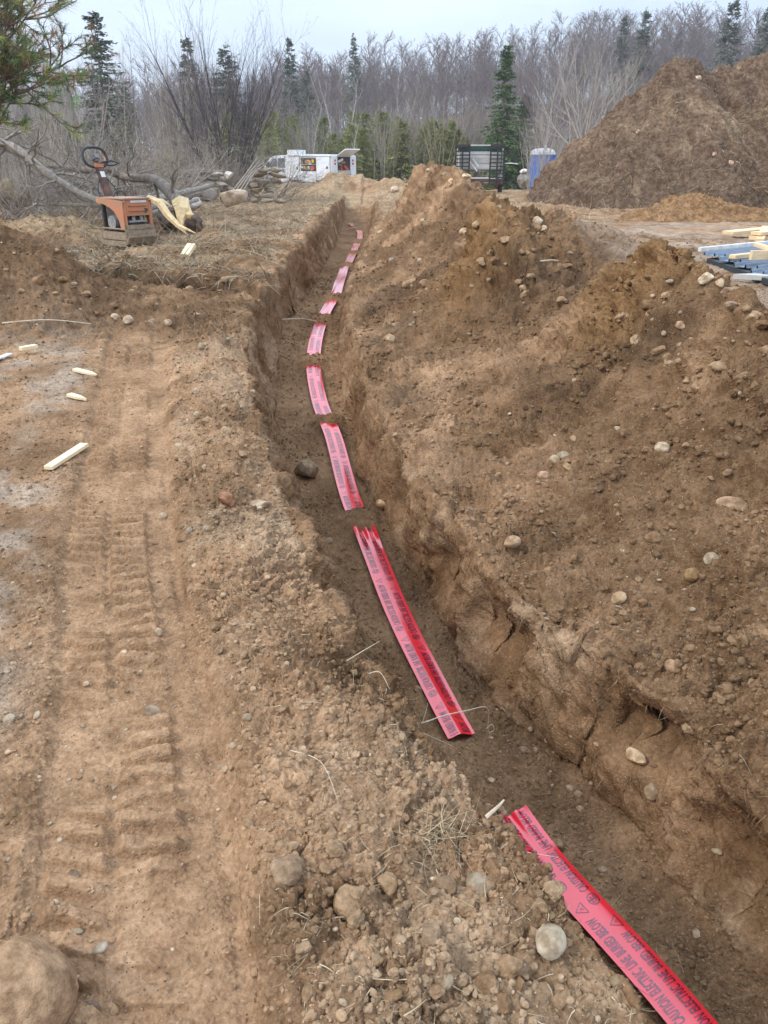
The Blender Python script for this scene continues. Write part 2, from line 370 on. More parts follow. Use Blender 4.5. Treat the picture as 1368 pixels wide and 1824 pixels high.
# arc-length coordinate across the trench so that detail does not stretch on its walls
dX = np.diff(X, axis=1); dZ = np.diff(Z, axis=1)
ex = np.concatenate([np.zeros((NR, 1)), np.cumsum(np.sqrt(dX ** 2 + dZ ** 2) - np.abs(dX), 1)], 1)
j0 = np.argmin(np.abs(A), 1); ex = ex - ex[np.arange(NR), j0][:, None]
ex = ex * (rs < 45)[:, None]
U = X + ex * np.sign(1); V = Y + .35 * Z
RR = np.hypot(X, Y)
Ua, Va = U, V
m_ = RR < 14; wx = np.zeros_like(U); wy = np.zeros_like(U)
wx[m_] = .022 * fbm(U[m_] * 16, V[m_] * 16, 2, 71) + .008 * fbm(U[m_] * 55, V[m_] * 55, 2, 73); wy[m_] = .022 * fbm(U[m_] * 16 + 9, V[m_] * 16, 2, 75) + .008 * fbm(U[m_] * 55, V[m_] * 55 + 5, 2, 77)
U = U + wx; V = V + wy
# regions
ll = lipL(Y); lr = lipR(Y); tx = X - track_x(Y)
trk = (1 - sstep(.23, .3, np.abs(tx))) * (1 - sstep(8, 9, Y)) * (Y > .2)
tx2 = X - (track_x(Y * 1.05) - 1.55 + .1 * Y * 0)
trk2 = (1 - sstep(.17, .25, np.abs(tx2))) * (1 - sstep(7, 8, Y)) * sstep(1, 2, Y)
inT = (X > ll) & (X < lr) & (Y < 31)
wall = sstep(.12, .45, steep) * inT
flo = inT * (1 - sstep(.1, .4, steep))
ft = X - tape_x(Y)
gap = np.zeros_like(X)
for gy, gw in TAPE_GAPS: gap = np.maximum(gap, np.exp(-((Y - gy) / (gw * .62)) ** 4))
under = (1 - sstep(.1, .16, np.abs(ft))) * inT
strip = sstep(.0, .12, X - (track_x(Y) + .26)) * (X < ll) * (1 - sstep(7, 9, Y))
big = fbm(X * .8, Y * .8, 4, 101); big2 = fbm(X * 2.7 + 5, Y * 2.7, 4, 111)
rough = .55 + .9 * sstep(-.1, .35, fbm(U * 1.3, V * 1.3, 3, 121))
rough = rough * (1 - .75 * trk) * (1 - .5 * trk2) * (1 + .5 * strip)
leftflat = (X < ll) * (1 - strip) * (1 - trk) * (1 - sstep(7, 8.5, Y))
rough = rough * (1 - .25 * leftflat * sstep(-.1, .3, big))
rough = rough * (1 - .62 * under * (1 - gap))
# patches pressed smooth by boots and bucket
smoothp = sstep(.18, .42, fbm(X * 1.6 + 3, Y * 1.1 - 2, 3, 131))
rough = rough * (1 - .6 * smoothp)
yardm_ = (X > crest(Y, 0) + .9) * sstep(5, 7, Y)
D = .035 * fbm(U * 2.6, V * 2.6, 4, 141) * (1 + 3.2 * (X > lr) * (1 - yardm_) + .8 * wall) * (1 - .6 * trk) * (1 - .3 * leftflat)
D += .03 * wall * fbm(U * 6, V * 6, 3, 145, ridged=True) + .05 * wall * fbm(U * 1.7, V * 1.7, 2, 147)
D += .05 * (X > lr) * (Y < 16) * (Y > 1) * fbm(U * 1.9, V * 1.9, 4, 143, ridged=True) * sstep(.2, .7, (X - lr) / np.maximum(crest(Y, 0) - lr, .2)) * (1 - sstep(.8, 1.4, X - crest(Y, 0)))
D += rough * .40 * .16 * bumps(U, V, .16, 150, .10 , .2, .5) * (1 - .8 * leftflat) * (1 - .9 * trk)
D += rough * .36 * .062 * bumps(U, V, .062, 160, .22)
nm = RR < 14
def part(cell, seed, dens, lim):
    o = np.zeros_like(U); m = RR < lim; o[m] = bumps(U[m], V[m], cell, seed, dens); return o * cell * (1 - sstep(lim * .7, lim, RR))
D += rough * .62 * part(.029, 170, .55, 12)
D += (rough * .75 + .15) * part(.0145, 180, .8, 5.5)
m6 = RR < 9; fn = np.zeros_like(U); fn[m6] = fbm(U[m6] * 22, V[m6] * 22, 3, 190); D += fn * .012 * (.3 + rough)
# far ground: tussocks and clods
D += .10 * sstep(8, 12, RR) * (1 - inT) * fbm(U * 1.8, V * 1.8, 4, 195) * (1 - sstep(60, 90, RR)) * (1 - .65 * (X > crest(Y, 0) + .8) * (1 - sstep(17, 20, Y)))
def billow(x, y, o, seed):
    s = 0; a_ = 1; t = 0
    for i in range(o): s = s + a_ * np.abs(gnoise(x * 2.1 ** i + 7 * i, y * 2.1 ** i, seed + i)); t += a_; a_ *= .55
    return s / t
bw = RR < 16; bl = np.zeros_like(U); bl[bw] = .075 * billow(Ua[bw] * 4.5, Va[bw] * 4.5, 4, 501) + .03 * billow(Ua[bw] * 15, Va[bw] * 15, 3, 511)
D += (bl - .03) * (1.6 * (X > lr) * (1 - yardm_) + .75 * strip + .45 * wall + .65 * flo + .35 * leftflat * (1 - smoothp)) * (.35 + rough) * (1 - .4 * smoothp)
D += .13 * ((X < ll - .1) & (Y > 6.5) & (Y < 13.5)) * (bl / .08 - .3) * sstep(6.5, 7.5, Y) * (1 - sstep(12, 13.5, Y))
st_ = np.zeros_like(U); st_[bw] = fbm(Va[bw] * 13, Ua[bw] * 1.6, 3, 521) + .6 * fbm(Va[bw] * 34, Ua[bw] * 3.5, 2, 527)
slp = sstep(.06, .3, steep)
D += .016 * st_ * (slp * (X > lr) * (Y < 16) + .9 * wall)
D -= .32 * .42 * bumps(Ua, Va, .42, 541, .16, .15, .33) * ((X > lr) & (Y < 12)) * (1 - yardm_)
D -= .25 * .2 * bumps(Ua, Va, .2, 545, .15, .15, .35) * ((X > lr) & (Y < 12) | (strip > .5)) * (1 - yardm_)
# cracks between clods on the thrown-up strip and spoil
crk = fbm(U * 5.5, V * 5.5, 3, 197); D -= .02 * np.exp(-(crk / .045) ** 2) * (strip * .8 + .5 * (X > lr)) * (1 - sstep(6, 9, Y))
# lugs of the tyre: two staggered rows of bars
syt = np.sqrt(1 + .25) * Y
for sgn in (-1, 1):
    ca, cb = (-.25, -.06) if sgn < 0 else (-.06, .14)
    ph = (syt + .10 * (tx - ca) * (1 if sgn < 0 else -1) + .022 * gnoise(X * 5, Y * 5, 203) + .008 * gnoise(X * 25, Y * 25, 204) + (.0 if sgn > 0 else .045)) / .092
    bar = sstep(-.35, .15, np.sin(2 * math.pi * ph) + .3 * gnoise(X * 14, Y * 14, 205)) * sstep(ca, ca + .03, tx) * (1 - sstep(cb - .03, cb, tx))
    D += bar * (.036 - .008 * (1 - sstep(1.5, 3, Y))) * trk * (.12 + 1.1 * sstep(-.3, .25, fbm(X * 1.9, Y * 1.9, 3, 201)))
    ph2 = (Y + .09 * np.abs(tx2)) / .11
    bar = sstep(.1, .55, np.sin(2 * math.pi * ph2 + sgn)) * sstep(.01, .04, tx2 * sgn) * (1 - sstep(.15, .19, tx2 * sgn))
    D += bar * .028 * trk2 * sstep(-.1, .3, fbm(X * 1.5, Y * 1.5, 3, 207))
D -= .025 * np.exp(-((tx - .24) / .025) ** 2) * (1 - sstep(3, 5, Y)) * sstep(.6, 1.0, Y) * (.5 + big2)
# the right wall is undercut below its crust in places
hh_ = np.clip((Z - floor_z(Y)) / np.maximum(rlip_z(Y) - floor_z(Y), .1), 0, 1)
rw = (X > .5 * (ll + lr)) * wall; pk = sstep(-.05, .3, gnoise(Y * 1.3 + 3, Y * 0, 601) + .5 * gau(X * 0, Y, 0, 2.75, 1, .22) + .6 * gau(X * 0, Y, 0, 3.45, 1, .2))
D -= rw * .22 * np.exp(-((Y - 2.52 + .3 * (hh_ - .6)) / .16) ** 2 - ((hh_ - .68) / .17) ** 2)
D -= rw * .13 * pk * np.sin(math.pi * np.clip((hh_ - .12) / .76, 0, 1)) ** 1.2
D += rw * .03 * (1 - pk) * np.sin(math.pi * hh_)
D[RR > 90] = 0
Zt = tape_z(Y)
X2 = X + Nn[..., 0] * D; Y2 = Y + Nn[..., 1] * D; Z2 = Z + Nn[..., 2] * D
# keep the bed of the tape below it, and heap soil across it at the buried lengths
tw = (1 - sstep(.088, .17, np.abs(ft))) * inT * (Y < 29)
cap = Zt - .012
Z2 = np.where(tw > 0, Z2 + (np.minimum(Z2, cap) - Z2) * tw * (1 - gap), Z2)
Z2 = Z2 + gap * (1 - sstep(.1, .42, np.abs(ft))) * inT * (.075 + .05 * big2) * (Y < 29) * (.75 + .25 * sstep(4, 8, Y)) + gap * tw * .02
# ---------------- soil colour (damp, dry, gravel, straw-strewn; plus shade painted into the side cut)
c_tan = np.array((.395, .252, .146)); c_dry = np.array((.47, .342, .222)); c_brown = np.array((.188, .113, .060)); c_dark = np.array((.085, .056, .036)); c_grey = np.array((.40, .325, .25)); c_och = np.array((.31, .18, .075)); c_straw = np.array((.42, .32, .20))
def lerp(c, t, w): return c * (1 - w[..., None]) + t * w[..., None]
C = np.broadcast_to(c_tan, X.shape + (3,)).copy()
C = lerp(C, c_brown, .75 * sstep(-.15, .4, big) * (1 - trk * .7))
C = lerp(C, c_brown, .7 * sstep(.0, .4, big2) * (1 - trk * .6) * (1 - .5 * flo))
C = lerp(C, c_dry, .5 * strip * sstep(-.25, .25, fbm(X * 1.7, Y * 1.7, 3, 211)))
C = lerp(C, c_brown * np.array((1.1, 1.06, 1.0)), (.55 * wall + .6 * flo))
C = lerp(C, c_dry, .5 * wall * sstep(.05, .4, fbm(U * 2, V * 2, 3, 215)))
C = lerp(C, c_brown, .85 * (X > lr) * (Y < 12) * sstep(-.35, .2, fbm(X * 1.1, Y * .9, 4, 217)))
C = lerp(C, c_dark, .35 * (X > lr) * (Y < 12) * sstep(.1, .4, fbm(X * 2.3, Y * 2.3, 4, 219)))
# gravel pads
gp = sstep(.0, .25, fbm(X * .9 + 2, Y * .6 + 1, 3, 221) + .1) * leftflat
C = lerp(C, c_grey, .7 * gp * sstep(.25, .5, -tx) * sstep(-.3, .1, big2))
yardm = (X > crest(Y, 0) + .9) * sstep(5, 7, Y) * (1 - sstep(17, 20, Y))
C = lerp(C, c_grey, .7 * yardm * sstep(-.35, .2, fbm(X * .6, Y * 1.6, 3, 231)))
C = lerp(C, c_och, .6 * gau(X, Y, 2.1, 5.4, .5, .6) + .5 * gau(X, Y, 1.0, 7.8, .5, .5))
C = lerp(C, c_dark, .55 * sstep(.1, .45, fbm(X * 1.3, Y * 1.3, 4, 241)) * (((X > lr) & (X < crest(Y, 0) + .6) & (Y > 4) & (Y < 10)) * .8 + ((X < ll) & (Y > 6.8) & (Y < 14.5)) * 1.0))
C = lerp(C, c_brown * .75, .8 * gau(X, Y, -4.6, 8.3, 1.9, 1.2))
dug = (X < ll) * sstep(6.4, 7.6, Y) * (1 - sstep(9.2, 10.2, Y)) * (.5 + .5 * sstep(-.2, .25, big2))
C = lerp(C, c_brown * .8, .75 * dug)
C = lerp(C, c_brown * .8, .7 * (X < ll) * gau(X, Y, -2.2, 10.9, 1.3, 1.2) * sstep(-.25, .1, big2))
str_ = (X < ll - .1) * sstep(9.3, 10.2, Y) * sstep(-.3, .15, fbm(X * .9, Y * .9, 4, 251) + .12 * (Y > 13))
C = lerp(C, c_straw, .6 * str_)
C = lerp(C, c_brown, .7 * (X < ll) * sstep(9.3, 10, Y) * (1 - sstep(18, 22, Y)) * sstep(.05, .3, fbm(X * 1.3, Y * 1.3, 4, 255)))
C = lerp(C, np.array((.24, .135, .055)), .75 * gau(X, Y, 1.62, 5.45, .28, .45) + .6 * gau(X, Y, .82, 7.8, .25, .5))  # browner and darker patches on the left flanks of the near spoil peaks
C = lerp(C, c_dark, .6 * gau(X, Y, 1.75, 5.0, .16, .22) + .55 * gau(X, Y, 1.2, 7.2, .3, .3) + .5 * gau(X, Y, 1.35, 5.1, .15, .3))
C = lerp(C, c_straw, .75 * sstep(19, 26, Y) * (1 - inT) * sstep(-.3, .2, fbm(X * .5, Y * .5, 3, 253)))
C = lerp(C, np.array((.25, .19, .14)), sstep(46, 60, RR))
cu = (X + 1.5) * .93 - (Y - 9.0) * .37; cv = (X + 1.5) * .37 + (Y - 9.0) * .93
C = lerp(C, c_dark * .8, (1 - sstep(.14, .26, np.abs(cv))) * (cu > -2.3) * (cu < .1) * .9)  # shade down in the side cut, painted into the ground colour
idx = np.arange(NR * NC).reshape(NR, NC)
a = idx[:-1]; b = idx[1:]; an = np.roll(a, -1, 1); bn = np.roll(b, -1, 1)
F = np.stack([a, an, bn, b], -1).reshape(-1, 4)
P = np.stack([X2, Y2, Z2], -1).reshape(-1, 3)
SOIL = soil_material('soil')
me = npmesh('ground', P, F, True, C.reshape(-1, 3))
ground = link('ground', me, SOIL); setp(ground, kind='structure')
print('ground', NR, NC)

# ------------------------------------------------------------------ loose stones, clods, straw
def ico(sub):
    bm = bmesh.new(); bmesh.ops.create_icosphere(bm, subdivisions=sub, radius=1)
    V = np.array([v.co[:] for v in bm.verts]); F = np.array([[v.index for v in f.verts] for f in bm.faces]); bm.free(); return V, F
ICO = {1: ico(1), 2: ico(2), 3: ico(3)}
rng = np.random.default_rng(7)
def rotm(n, rng):
    q = rng.normal(size=(n, 4)); q /= np.linalg.norm(q, axis=1, keepdims=True); w_, x, y, z = q.T
    return np.stack([1 - 2 * (y * y + z * z), 2 * (x * y - z * w_), 2 * (x * z + y * w_), 2 * (x * y + z * w_), 1 - 2 * (x * x + z * z), 2 * (y * z - x * w_), 2 * (x * z - y * w_), 2 * (y * z + x * w_), 1 - 2 * (x * x + y * y)], -1).reshape(n, 3, 3)
def scatter(name, pos, rad, cols, sub, lump, flat=.7, smooth=True):
    n = len(pos); V, F = ICO[sub]; m = len(V)
    M = rotm(n, rng); s = np.stack([np.ones(n), .65 + .35 * rng.random(n), flat * (.7 + .4 * rng.random(n))], -1)
    VV = V[None] * (1 + lump * rng.normal(size=(n, m))[..., None]) * s[:, None] * rad[:, None, None]
    VV = np.einsum('nij,nkj->nki', M, VV); VV[..., 2] *= .85
    VV = VV + pos[:, None]
    FF = F[None] + (np.arange(n) * m)[:, None, None]
    return npmesh(name, VV.reshape(-1, 3), FF.reshape(-1, 3), smooth, np.repeat(cols, m, 0))
area = np.zeros((NR, NC)); dr_ = np.gradient(rs)
area[:] = dr_[:, None] * rs[:, None] * np.abs(np.gradient(A, axis=1))
infr = (np.abs(A) < R(40)) & (rs[:, None] < 14) & (rs[:, None] > .75)
def pick(n, wgt):
    p = (area * wgt * infr).ravel(); p /= p.sum(); k = rng.choice(p.size, n, p=p); return k
near = 1 / (.35 + RR) ** 1.25
avoid = 1 - (under * (1 - gap)) * .985
clw = near * (.12 + rough * .8 + .8 * strip) * (1 - .6 * trk) * avoid * (1 + 2 * flo)
k = pick(42000, clw); r = .0028 + .008 * rng.random(len(k)) ** 3; r *= (.7 + RR.ravel()[k] * .13)
SOIL2 = material('clod_soil', (1.05, 1.05, 1.05), .95, col2=(.7, .68, .64), scale=40, attr='soil', bump=.5, bscale=120, spec=.1)
me = scatter('soil_clods', P[k] + np.array([0, 0, 1]) * r[:, None] * .3, r, C.reshape(-1, 3)[k] * (.8 + .45 * rng.random((len(k), 1))), 1, .16, .8, False)
setp(link('soil_clods', me, SOIL2), kind='stuff', label='small crumbs of brown soil strewn over the dug ground', cat='soil')
k = pick(9000, ((X > lr) & (Y < 11) & (Y > 1.2)) * (.15 + sstep(-.1, .35, fbm(X * 1.4, Y * 1.4, 3, 551))) * (1 - yardm_) / (RR + .5)); r = .005 + .022 * rng.random(len(k)) ** 3
me = scatter('slope_crumbs', P[k], r, C.reshape(-1, 3)[k] * (.8 + .5 * rng.random((len(k), 1))), 2, .14, .8, False)
setp(link('slope_crumbs', me, SOIL2), kind='stuff', label='crumbs of soil rolled down the right spoil slope', cat='soil')
k = pick(4200, clw * (Y < 4.5)); r = .006 + .009 * rng.random(len(k)) ** 2.5
me = scatter('soil_lumps', P[k], r, C.reshape(-1, 3)[k] * (.85 + .35 * rng.random((len(k), 1))), 2, .13, .8, False)
setp(link('soil_lumps', me, SOIL2), kind='stuff', label='walnut sized lumps of brown soil along the trench sides', cat='soil')
k = pick(2600, near * (.3 + gp + yardm) * avoid); r = .0028 + .007 * rng.random(len(k)) ** 4; r *= (.8 + RR.ravel()[k] * .14)
pc = np.array([(.42, .34, .26), (.34, .28, .22), (.50, .43, .34), (.26, .20, .15), (.40, .29, .2)])[rng.integers(0, 5, len(k))]
STONE = material('stone', (1.12, 1.02, .88), .8, col2=(.52, .40, .28), scale=11, attr='soil', contrast=(.4, .58), bump=.35, bscale=80, spec=.3)
me = scatter('gravel', P[k] + np.array([0, 0, 1]) * r[:, None] * .2, r, pc, 2, .03, .75)
setp(link('gravel', me, STONE), kind='stuff', label='fine pale gravel scattered over the soil', cat='gravel')
# blades: straw, roots and dead grass
def blades(name, base, dirs, ln, wd, cols, mat_, label, cat, bend=.5, seg=3):
    n = len(base); t = np.linspace(0, 1, seg + 1)
    bend_v = rng.normal(size=(n, 3)) * bend; bend_v[:, 2] -= bend * .8
    side_ = np.cross(dirs, rng.normal(size=(n, 3))); side_ /= np.linalg.norm(side_, axis=1, keepdims=True) + 1e-9
    C_ = base[:, None] + (dirs[:, None] * t[None, :, None] + bend_v[:, None] * (t ** 2)[None, :, None]) * ln[:, None, None]
    ww = wd[:, None, None] * (1 - .75 * t)[None, :, None] * side_[:, None]
    VV = np.stack([C_ - ww, C_ + ww], 2).reshape(n, -1, 3); m = 2 * (seg + 1)
    q = np.array([[2 * i, 2 * i + 1, 2 * i + 3, 2 * i + 2] for i in range(seg)])
    FF = (q[None] + (np.arange(n) * m)[:, None, None]).reshape(-1, 4)
    me = npmesh(name, VV.reshape(-1, 3), FF, True, np.repeat(cols, m, 0))
    o = link(name, me, mat_); return setp(o, label, cat, kind='stuff')
STRAW = material('dry_grass', (1, 1, 1), .85, col2=(.75, .72, .66), scale=6, attr='soil', spec=.15)
def pickg(n, wgt, rmax):
    p = (area * wgt * (np.abs(A) < R(40)) * (rs[:, None] < rmax)).ravel(); p /= p.sum(); return rng.choice(p.size, n, p=p)
k = pickg(75000, (str_ + 3 * gau(X, Y, -4.3, 11.4, .8, .6) + 2 * gau(X, Y, -3.2, 11.6, .9, .4)) * sstep(9, 10, Y) / (RR + 1) ** .8 + .25 * (X < ll) * (Y > 9) * (np.abs(cv - .3) < .25) * (cu < 0) * (cu > -3), 38)
d = rng.normal(size=(len(k), 3)) * .9; d[:, 2] = np.abs(d[:, 2]) * .45 + .1; d /= np.linalg.norm(d, axis=1, keepdims=True)
blades('dry_grass', P[k], d, .08 + .22 * rng.random(len(k)) ** 2, .003 + .0035 * rng.random(len(k)), np.array((.47, .385, .27)) * (.42 + .75 * rng.random((len(k), 1))), STRAW, 'flattened dead straw coloured grass beyond the side cut', 'grass')
k = pickg(16000, ((Y > 17) * (X > lr) * (Y < 34) * 1.0 + .6 * (Y > 19) * (X < ll)) * (1 - inT), 36)
d = rng.normal(size=(len(k), 3)) * .7; d[:, 2] = np.abs(d[:, 2]) * .5 + .2; d /= np.linalg.norm(d, axis=1, keepdims=True)
blades('dead_weeds', P[k], d, .12 + .3 * rng.random(len(k)) ** 2, .004 + .005 * rng.random(len(k)), np.array((.50, .40, .27)) * (.45 + .75 * rng.random((len(k), 1))), STRAW, 'dead weeds on the far ground before the treeline', 'grass')
# roots hanging out of the trench walls
topw = wall * (Z > -.55 * (Y < 6) - .2) 
k = pickg(15000, topw / (RR + .5), 24); h_ = Nn.reshape(-1, 3)[k].copy(); h_[:, 2] = 0; h_ /= np.linalg.norm(h_, axis=1, keepdims=True) + 1e-6
d = h_ * (.25 + .3 * rng.random((len(k), 1))) + rng.normal(size=(len(k), 3)) * .25; d[:, 2] -= .75; d /= np.linalg.norm(d, axis=1, keepdims=True)
blades('hanging_roots', P[k], d, .02 + (.04 + .06 * sstep(3, 6, RR.ravel()[k])) * rng.random(len(k)) ** 2, .0006 + .0010 * rng.random(len(k)) + RR.ravel()[k] * .00012, np.array((.33, .23, .14)) * (.4 + .8 * rng.random((len(k), 1))), STRAW, 'fine brown roots hanging from the cut trench walls', 'roots', .35)
k = pickg(9000, near * (strip + .6 * flo + .5 * (X > lr)) * (1 - sstep(6, 9, Y)) * (RR > .8) * avoid, 9)
d = rng.normal(size=(len(k), 3)); d[:, 2] = np.abs(d[:, 2]) * .25; d /= np.linalg.norm(d, axis=1, keepdims=True)
blades('root_bits', P[k] + np.array((0, 0, .003)), d, .010 + .05 * rng.random(len(k)) ** 3, .0006 + .0009 * rng.random(len(k)), np.array((.5, .4, .27)) * (.5 + .8 * rng.random((len(k), 1))), STRAW, 'bits of straw and root mixed through the loose soil', 'roots', .6)

def surf(px, py):
    """point on the finished ground seen at a pixel of the photograph"""
    h = hit(px, py); dd = (X2 - h.x) ** 2 + (Y2 - h.y) ** 2 + .3 * (Z2 - h.z) ** 2
    i = int(np.argmin(dd)); return Vector(P[i])
def rock_mesh(name, r, flat, seed, col, rough=.1, sub=4):
    bm = bmesh.new(); bmesh.ops.create_icosphere(bm, subdivisions=sub, radius=1)
    V = np.array([v.co[:] for v in bm.verts]); F_ = np.array([[v.index for v in f.verts] for f in bm.faces]); bm.free()
    q = np.random.default_rng(seed); off = q.random(3) * 50
    # a few random cutting planes give worn facets
    for i in range(9 if rough < .12 else 16):
        n_ = q.normal(size=3); n_ /= np.linalg.norm(n_); lim = (.72 if rough < .12 else .5) + .25 * q.random(); dd = V @ n_; m = dd > lim
        V[m] -= (dd[m] - lim)[:, None] * n_ * (.75 if rough > .08 else .45)
    nn = V / np.linalg.norm(V, axis=1, keepdims=True)
    V = V * (1 + rough * (fbm(nn[:, 0] * 1.6 + off[0], nn[:, 1] * 1.6 + nn[:, 2] * 1.9 + off[1], 3, seed) + .4 * fbm(nn[:, 0] * 6 + nn[:, 2] * 5 + off[0], nn[:, 1] * 6 + off[1], 3, seed + 5)))[:, None]
    V = V * np.array((r[0], r[1], r[2] if len(r) > 2 else r[0] * flat))
    return npmesh(name, V, F_, True, np.broadcast_to(np.array(col), V.shape))
def rock(px, py, rpx, label, col=(.5, .45, .38), asp=.75, flat=.65, group=None, name='stone', rough=.07, sink=.3, seed=None, rz=None, m=None, cat='stone', pos=None, rad=None):
    p = pos if pos is not None else surf(px, py); dist = (p - Vector((0, 0, EYE))).length
    r = rad or rpx * dist / FPX * .97; seed = seed or int(px * 3 + py)
    o = link(name, rock_mesh(name, (r, r * asp, r * flat), flat, seed, col, rough, 4 if rpx > 12 else 3), m or STONE)
    q = random.Random(seed); o.rotation_euler = (q.uniform(-.25, .25), q.uniform(-.25, .25), rz if rz is not None else q.uniform(0, 3))
    o.location = p + Vector((0, 0, r * flat * (1 - 2 * sink)))
    return setp(o, label, cat, group)
# ------------------------------------------------------------------ red warning tape
TAPE = material('tape_plastic', (.95, .022, .045), .24, col2=(.72, .01, .025), scale=3, spec=1.0, coat=1.0, bump=.03, bscale=12)
for _n in ():
    pass
PRINT = material('tape_print', (.10, .012, .035), .22, col2=(.12, .012, .04), spec=1.0, coat=1.0)
for m_t in (TAPE, PRINT):
    b_t = m_t.node_tree.nodes['Principled BSDF']; b_t.inputs['IOR'].default_value = 1.7; b_t.inputs['Specular IOR Level'].default_value = .5; b_t.inputs['Coat IOR'].default_value = 1.55; b_t.inputs['Coat Roughness'].default_value = .16
HALF = .076
ty = np.linspace(.2, 32, 6400); txx = tape_x(ty); tzz = tape_z(ty)
tsl = np.concatenate([[0], np.cumsum(np.sqrt(np.diff(ty) ** 2 + np.diff(txx) ** 2))])
tyd = np.gradient(txx, ty)
def tape_pt(s, t, lift=0., folds=0):
    y = np.interp(s, tsl, ty); x = np.interp(s, tsl, txx); z = np.interp(s, tsl, tzz); dx = np.interp(s, tsl, tyd)
    nrm = np.sqrt(1 + dx * dx); ny = -dx / nrm; nx = 1 / nrm       # across, to the right
    q = t / HALF
    if folds == 0:    # nearest: crown with a raised far corner
        f = .004 * (1 - q * q) - .007 * np.maximum(q - .7, 0) * 3; en = np.exp(-((y - 2.46) / .2) ** 2)
        f = f + en * (.035 * np.maximum(q, 0) + .03 * np.maximum(-q - .3, 0) + .007 * np.sin(q * 7))
        wsc = 1 - .10 * en
    elif folds == 1:  # long one: flat at the far half, rolled and creased near
        a = np.clip((4.0 - y) / .9, 0, 1)
        f = .002 * (1 - q * q) + a * (.006 * np.cos(q * 4.2 + .5 + .5 * np.sin(y * 2)) - .004 * q * q)
        e2 = np.exp(-((y - 4.95) / .14) ** 2); f = f + e2 * (.02 * q * q + .012 * np.sin(q * 7)); wsc = 1 - .10 * a
        ny = ny
    else:
        cr_ = {2: .25, 3: .8, 4: .45}.get(folds, 1.0) * (1 + .8 * np.exp(-((y - 6.8) / .15) ** 2)); f = .003 * (1 - q * q) + .7 * cr_ * (.007 * np.sin(q * 2.6 + y * 1.3 + folds) + .006 * np.sin(q * 4.3 - y * 2.4 + folds * 2) * (.5 + .5 * np.sin(y * 2.2 + folds)))
        wsc = 1.0 + 0 * y
    tt = t * wsc
    return np.stack([x + nx * tt, y + ny * tt, z + .012 + f + lift], -1)
def print_tris():
    tpl = []
    cu_ = bpy.data.curves.new('t', 'FONT'); cu_.body = 'CAUTION ELECTRIC LINE BURIED BELOW'; cu_.size = 1; cu_.offset = .022; cu_.resolution_u = 3; cu_.space_word = 1.3; cu_.space_character = 1.05
    to = bpy.data.objects.new('t', cu_); COL.objects.link(to); dg = bpy.context.evaluated_depsgraph_get()
    me_ = bpy.data.meshes.new_from_object(to.evaluated_get(dg)); bpy.data.objects.remove(to)
    bm = bmesh.new(); bm.from_mesh(me_); bmesh.ops.triangulate(bm, faces=bm.faces)
    for _ in range(2):
        es = [e for e in bm.edges if e.calc_length() > .28]
        if es: bmesh.ops.subdivide_edges(bm, edges=es, cuts=1); bmesh.ops.triangulate(bm, faces=bm.faces)
    V = np.array([v.co[:2] for v in bm.verts]); Fc = [[v.index for v in f.verts] for f in bm.faces]; bm.free(); bpy.data.meshes.remove(me_)
    mn = V.min(0); mxx = V.max(0)
    V = (V - mn) / (mxx - mn); V[:, 0] = .075 + V[:, 0] * .425; V[:, 1] = (V[:, 1] - .5) * .044
    V = list(map(tuple, V)); F_ = [tuple(f) for f in Fc]
    def ring(cx, cy, r0, r1, n=28):
        b = len(V)
        for k in range(n):
            th = 2 * math.pi * k / n; V.append((cx + r0 * math.cos(th), cy + r0 * math.sin(th))); V.append((cx + r1 * math.cos(th), cy + r1 * math.sin(th)))
        for k in range(n):
            i, j = b + 2 * k, b + 2 * ((k + 1) % n); F_.append((i, i + 1, j + 1, j))
    def poly(pts):
        b = len(V); V.extend(pts); F_.append(tuple(range(b, b + len(pts))))
    def bar(a, b_, w_):
        dx, dy = b_[0] - a[0], b_[1] - a[1]; l = math.hypot(dx, dy); nx, ny = -dy / l * w_ / 2, dx / l * w_ / 2
        poly([(a[0] - nx, a[1] - ny), (b_[0] - nx, b_[1] - ny), (b_[0] + nx, b_[1] + ny), (a[0] + nx, a[1] + ny)])
    # no digging sign: ring, bar, digger arm and spade
    cx = .035
    ring(cx, 0, .0205, .0245); bar((cx, -.0205), (cx, .0205), .0055)
    poly([(cx - .014, .004), (cx - .005, .004), (cx - .005, .0115), (cx - .014, .0115)]); bar((cx - .0145, .004), (cx - .010, -.008), .0022); bar((cx - .010, -.008), (cx - .0045, -.006), .002)
    poly([(cx + .004, -.013), (cx + .012, -.014), (cx + .014, -.006), (cx + .007, -.002)]); bar((cx + .005, .002), (cx + .012, .011), .0022); ring(cx + .009, .006, .002, .004, 10)
    # warning triangle with a struck figure
    c0 = .545; a_, b_, c_ = (c0, .024), (c0 - .024, -.018), (c0 + .024, -.018); 
    bar(a_, b_, .003); bar(b_, c_, .003); bar(c_, a_, .003)
    bar((c0 - .006, -.010), (c0 + .001, -.001), .0018); bar((c0 + .001, -.001), (c0 + .007, -.004), .0015); bar((c0 + .001, -.001), (c0 - .002, .007), .0015); bar((c0 - .002, -.006), (c0 + .005, -.012), .0015)
    return np.array(V), F_
PV, PF = print_tris()
tape = thing('warning_tape', 'long red plastic warning tape lying half buried along the trench floor', 'tape', (float(tape_x(1.6)), 1.6, float(tape_z(1.6))))
secs = [(.25, 2.42), (2.92, 5.06), (5.22, 6.86), (6.95, 8.3), (8.48, 9.9), (10.3, 11.25), (11.55, 14.8), (15.2, 17.35), (17.9, 20.2), (21.8, 25), (27.0, 28.4)]
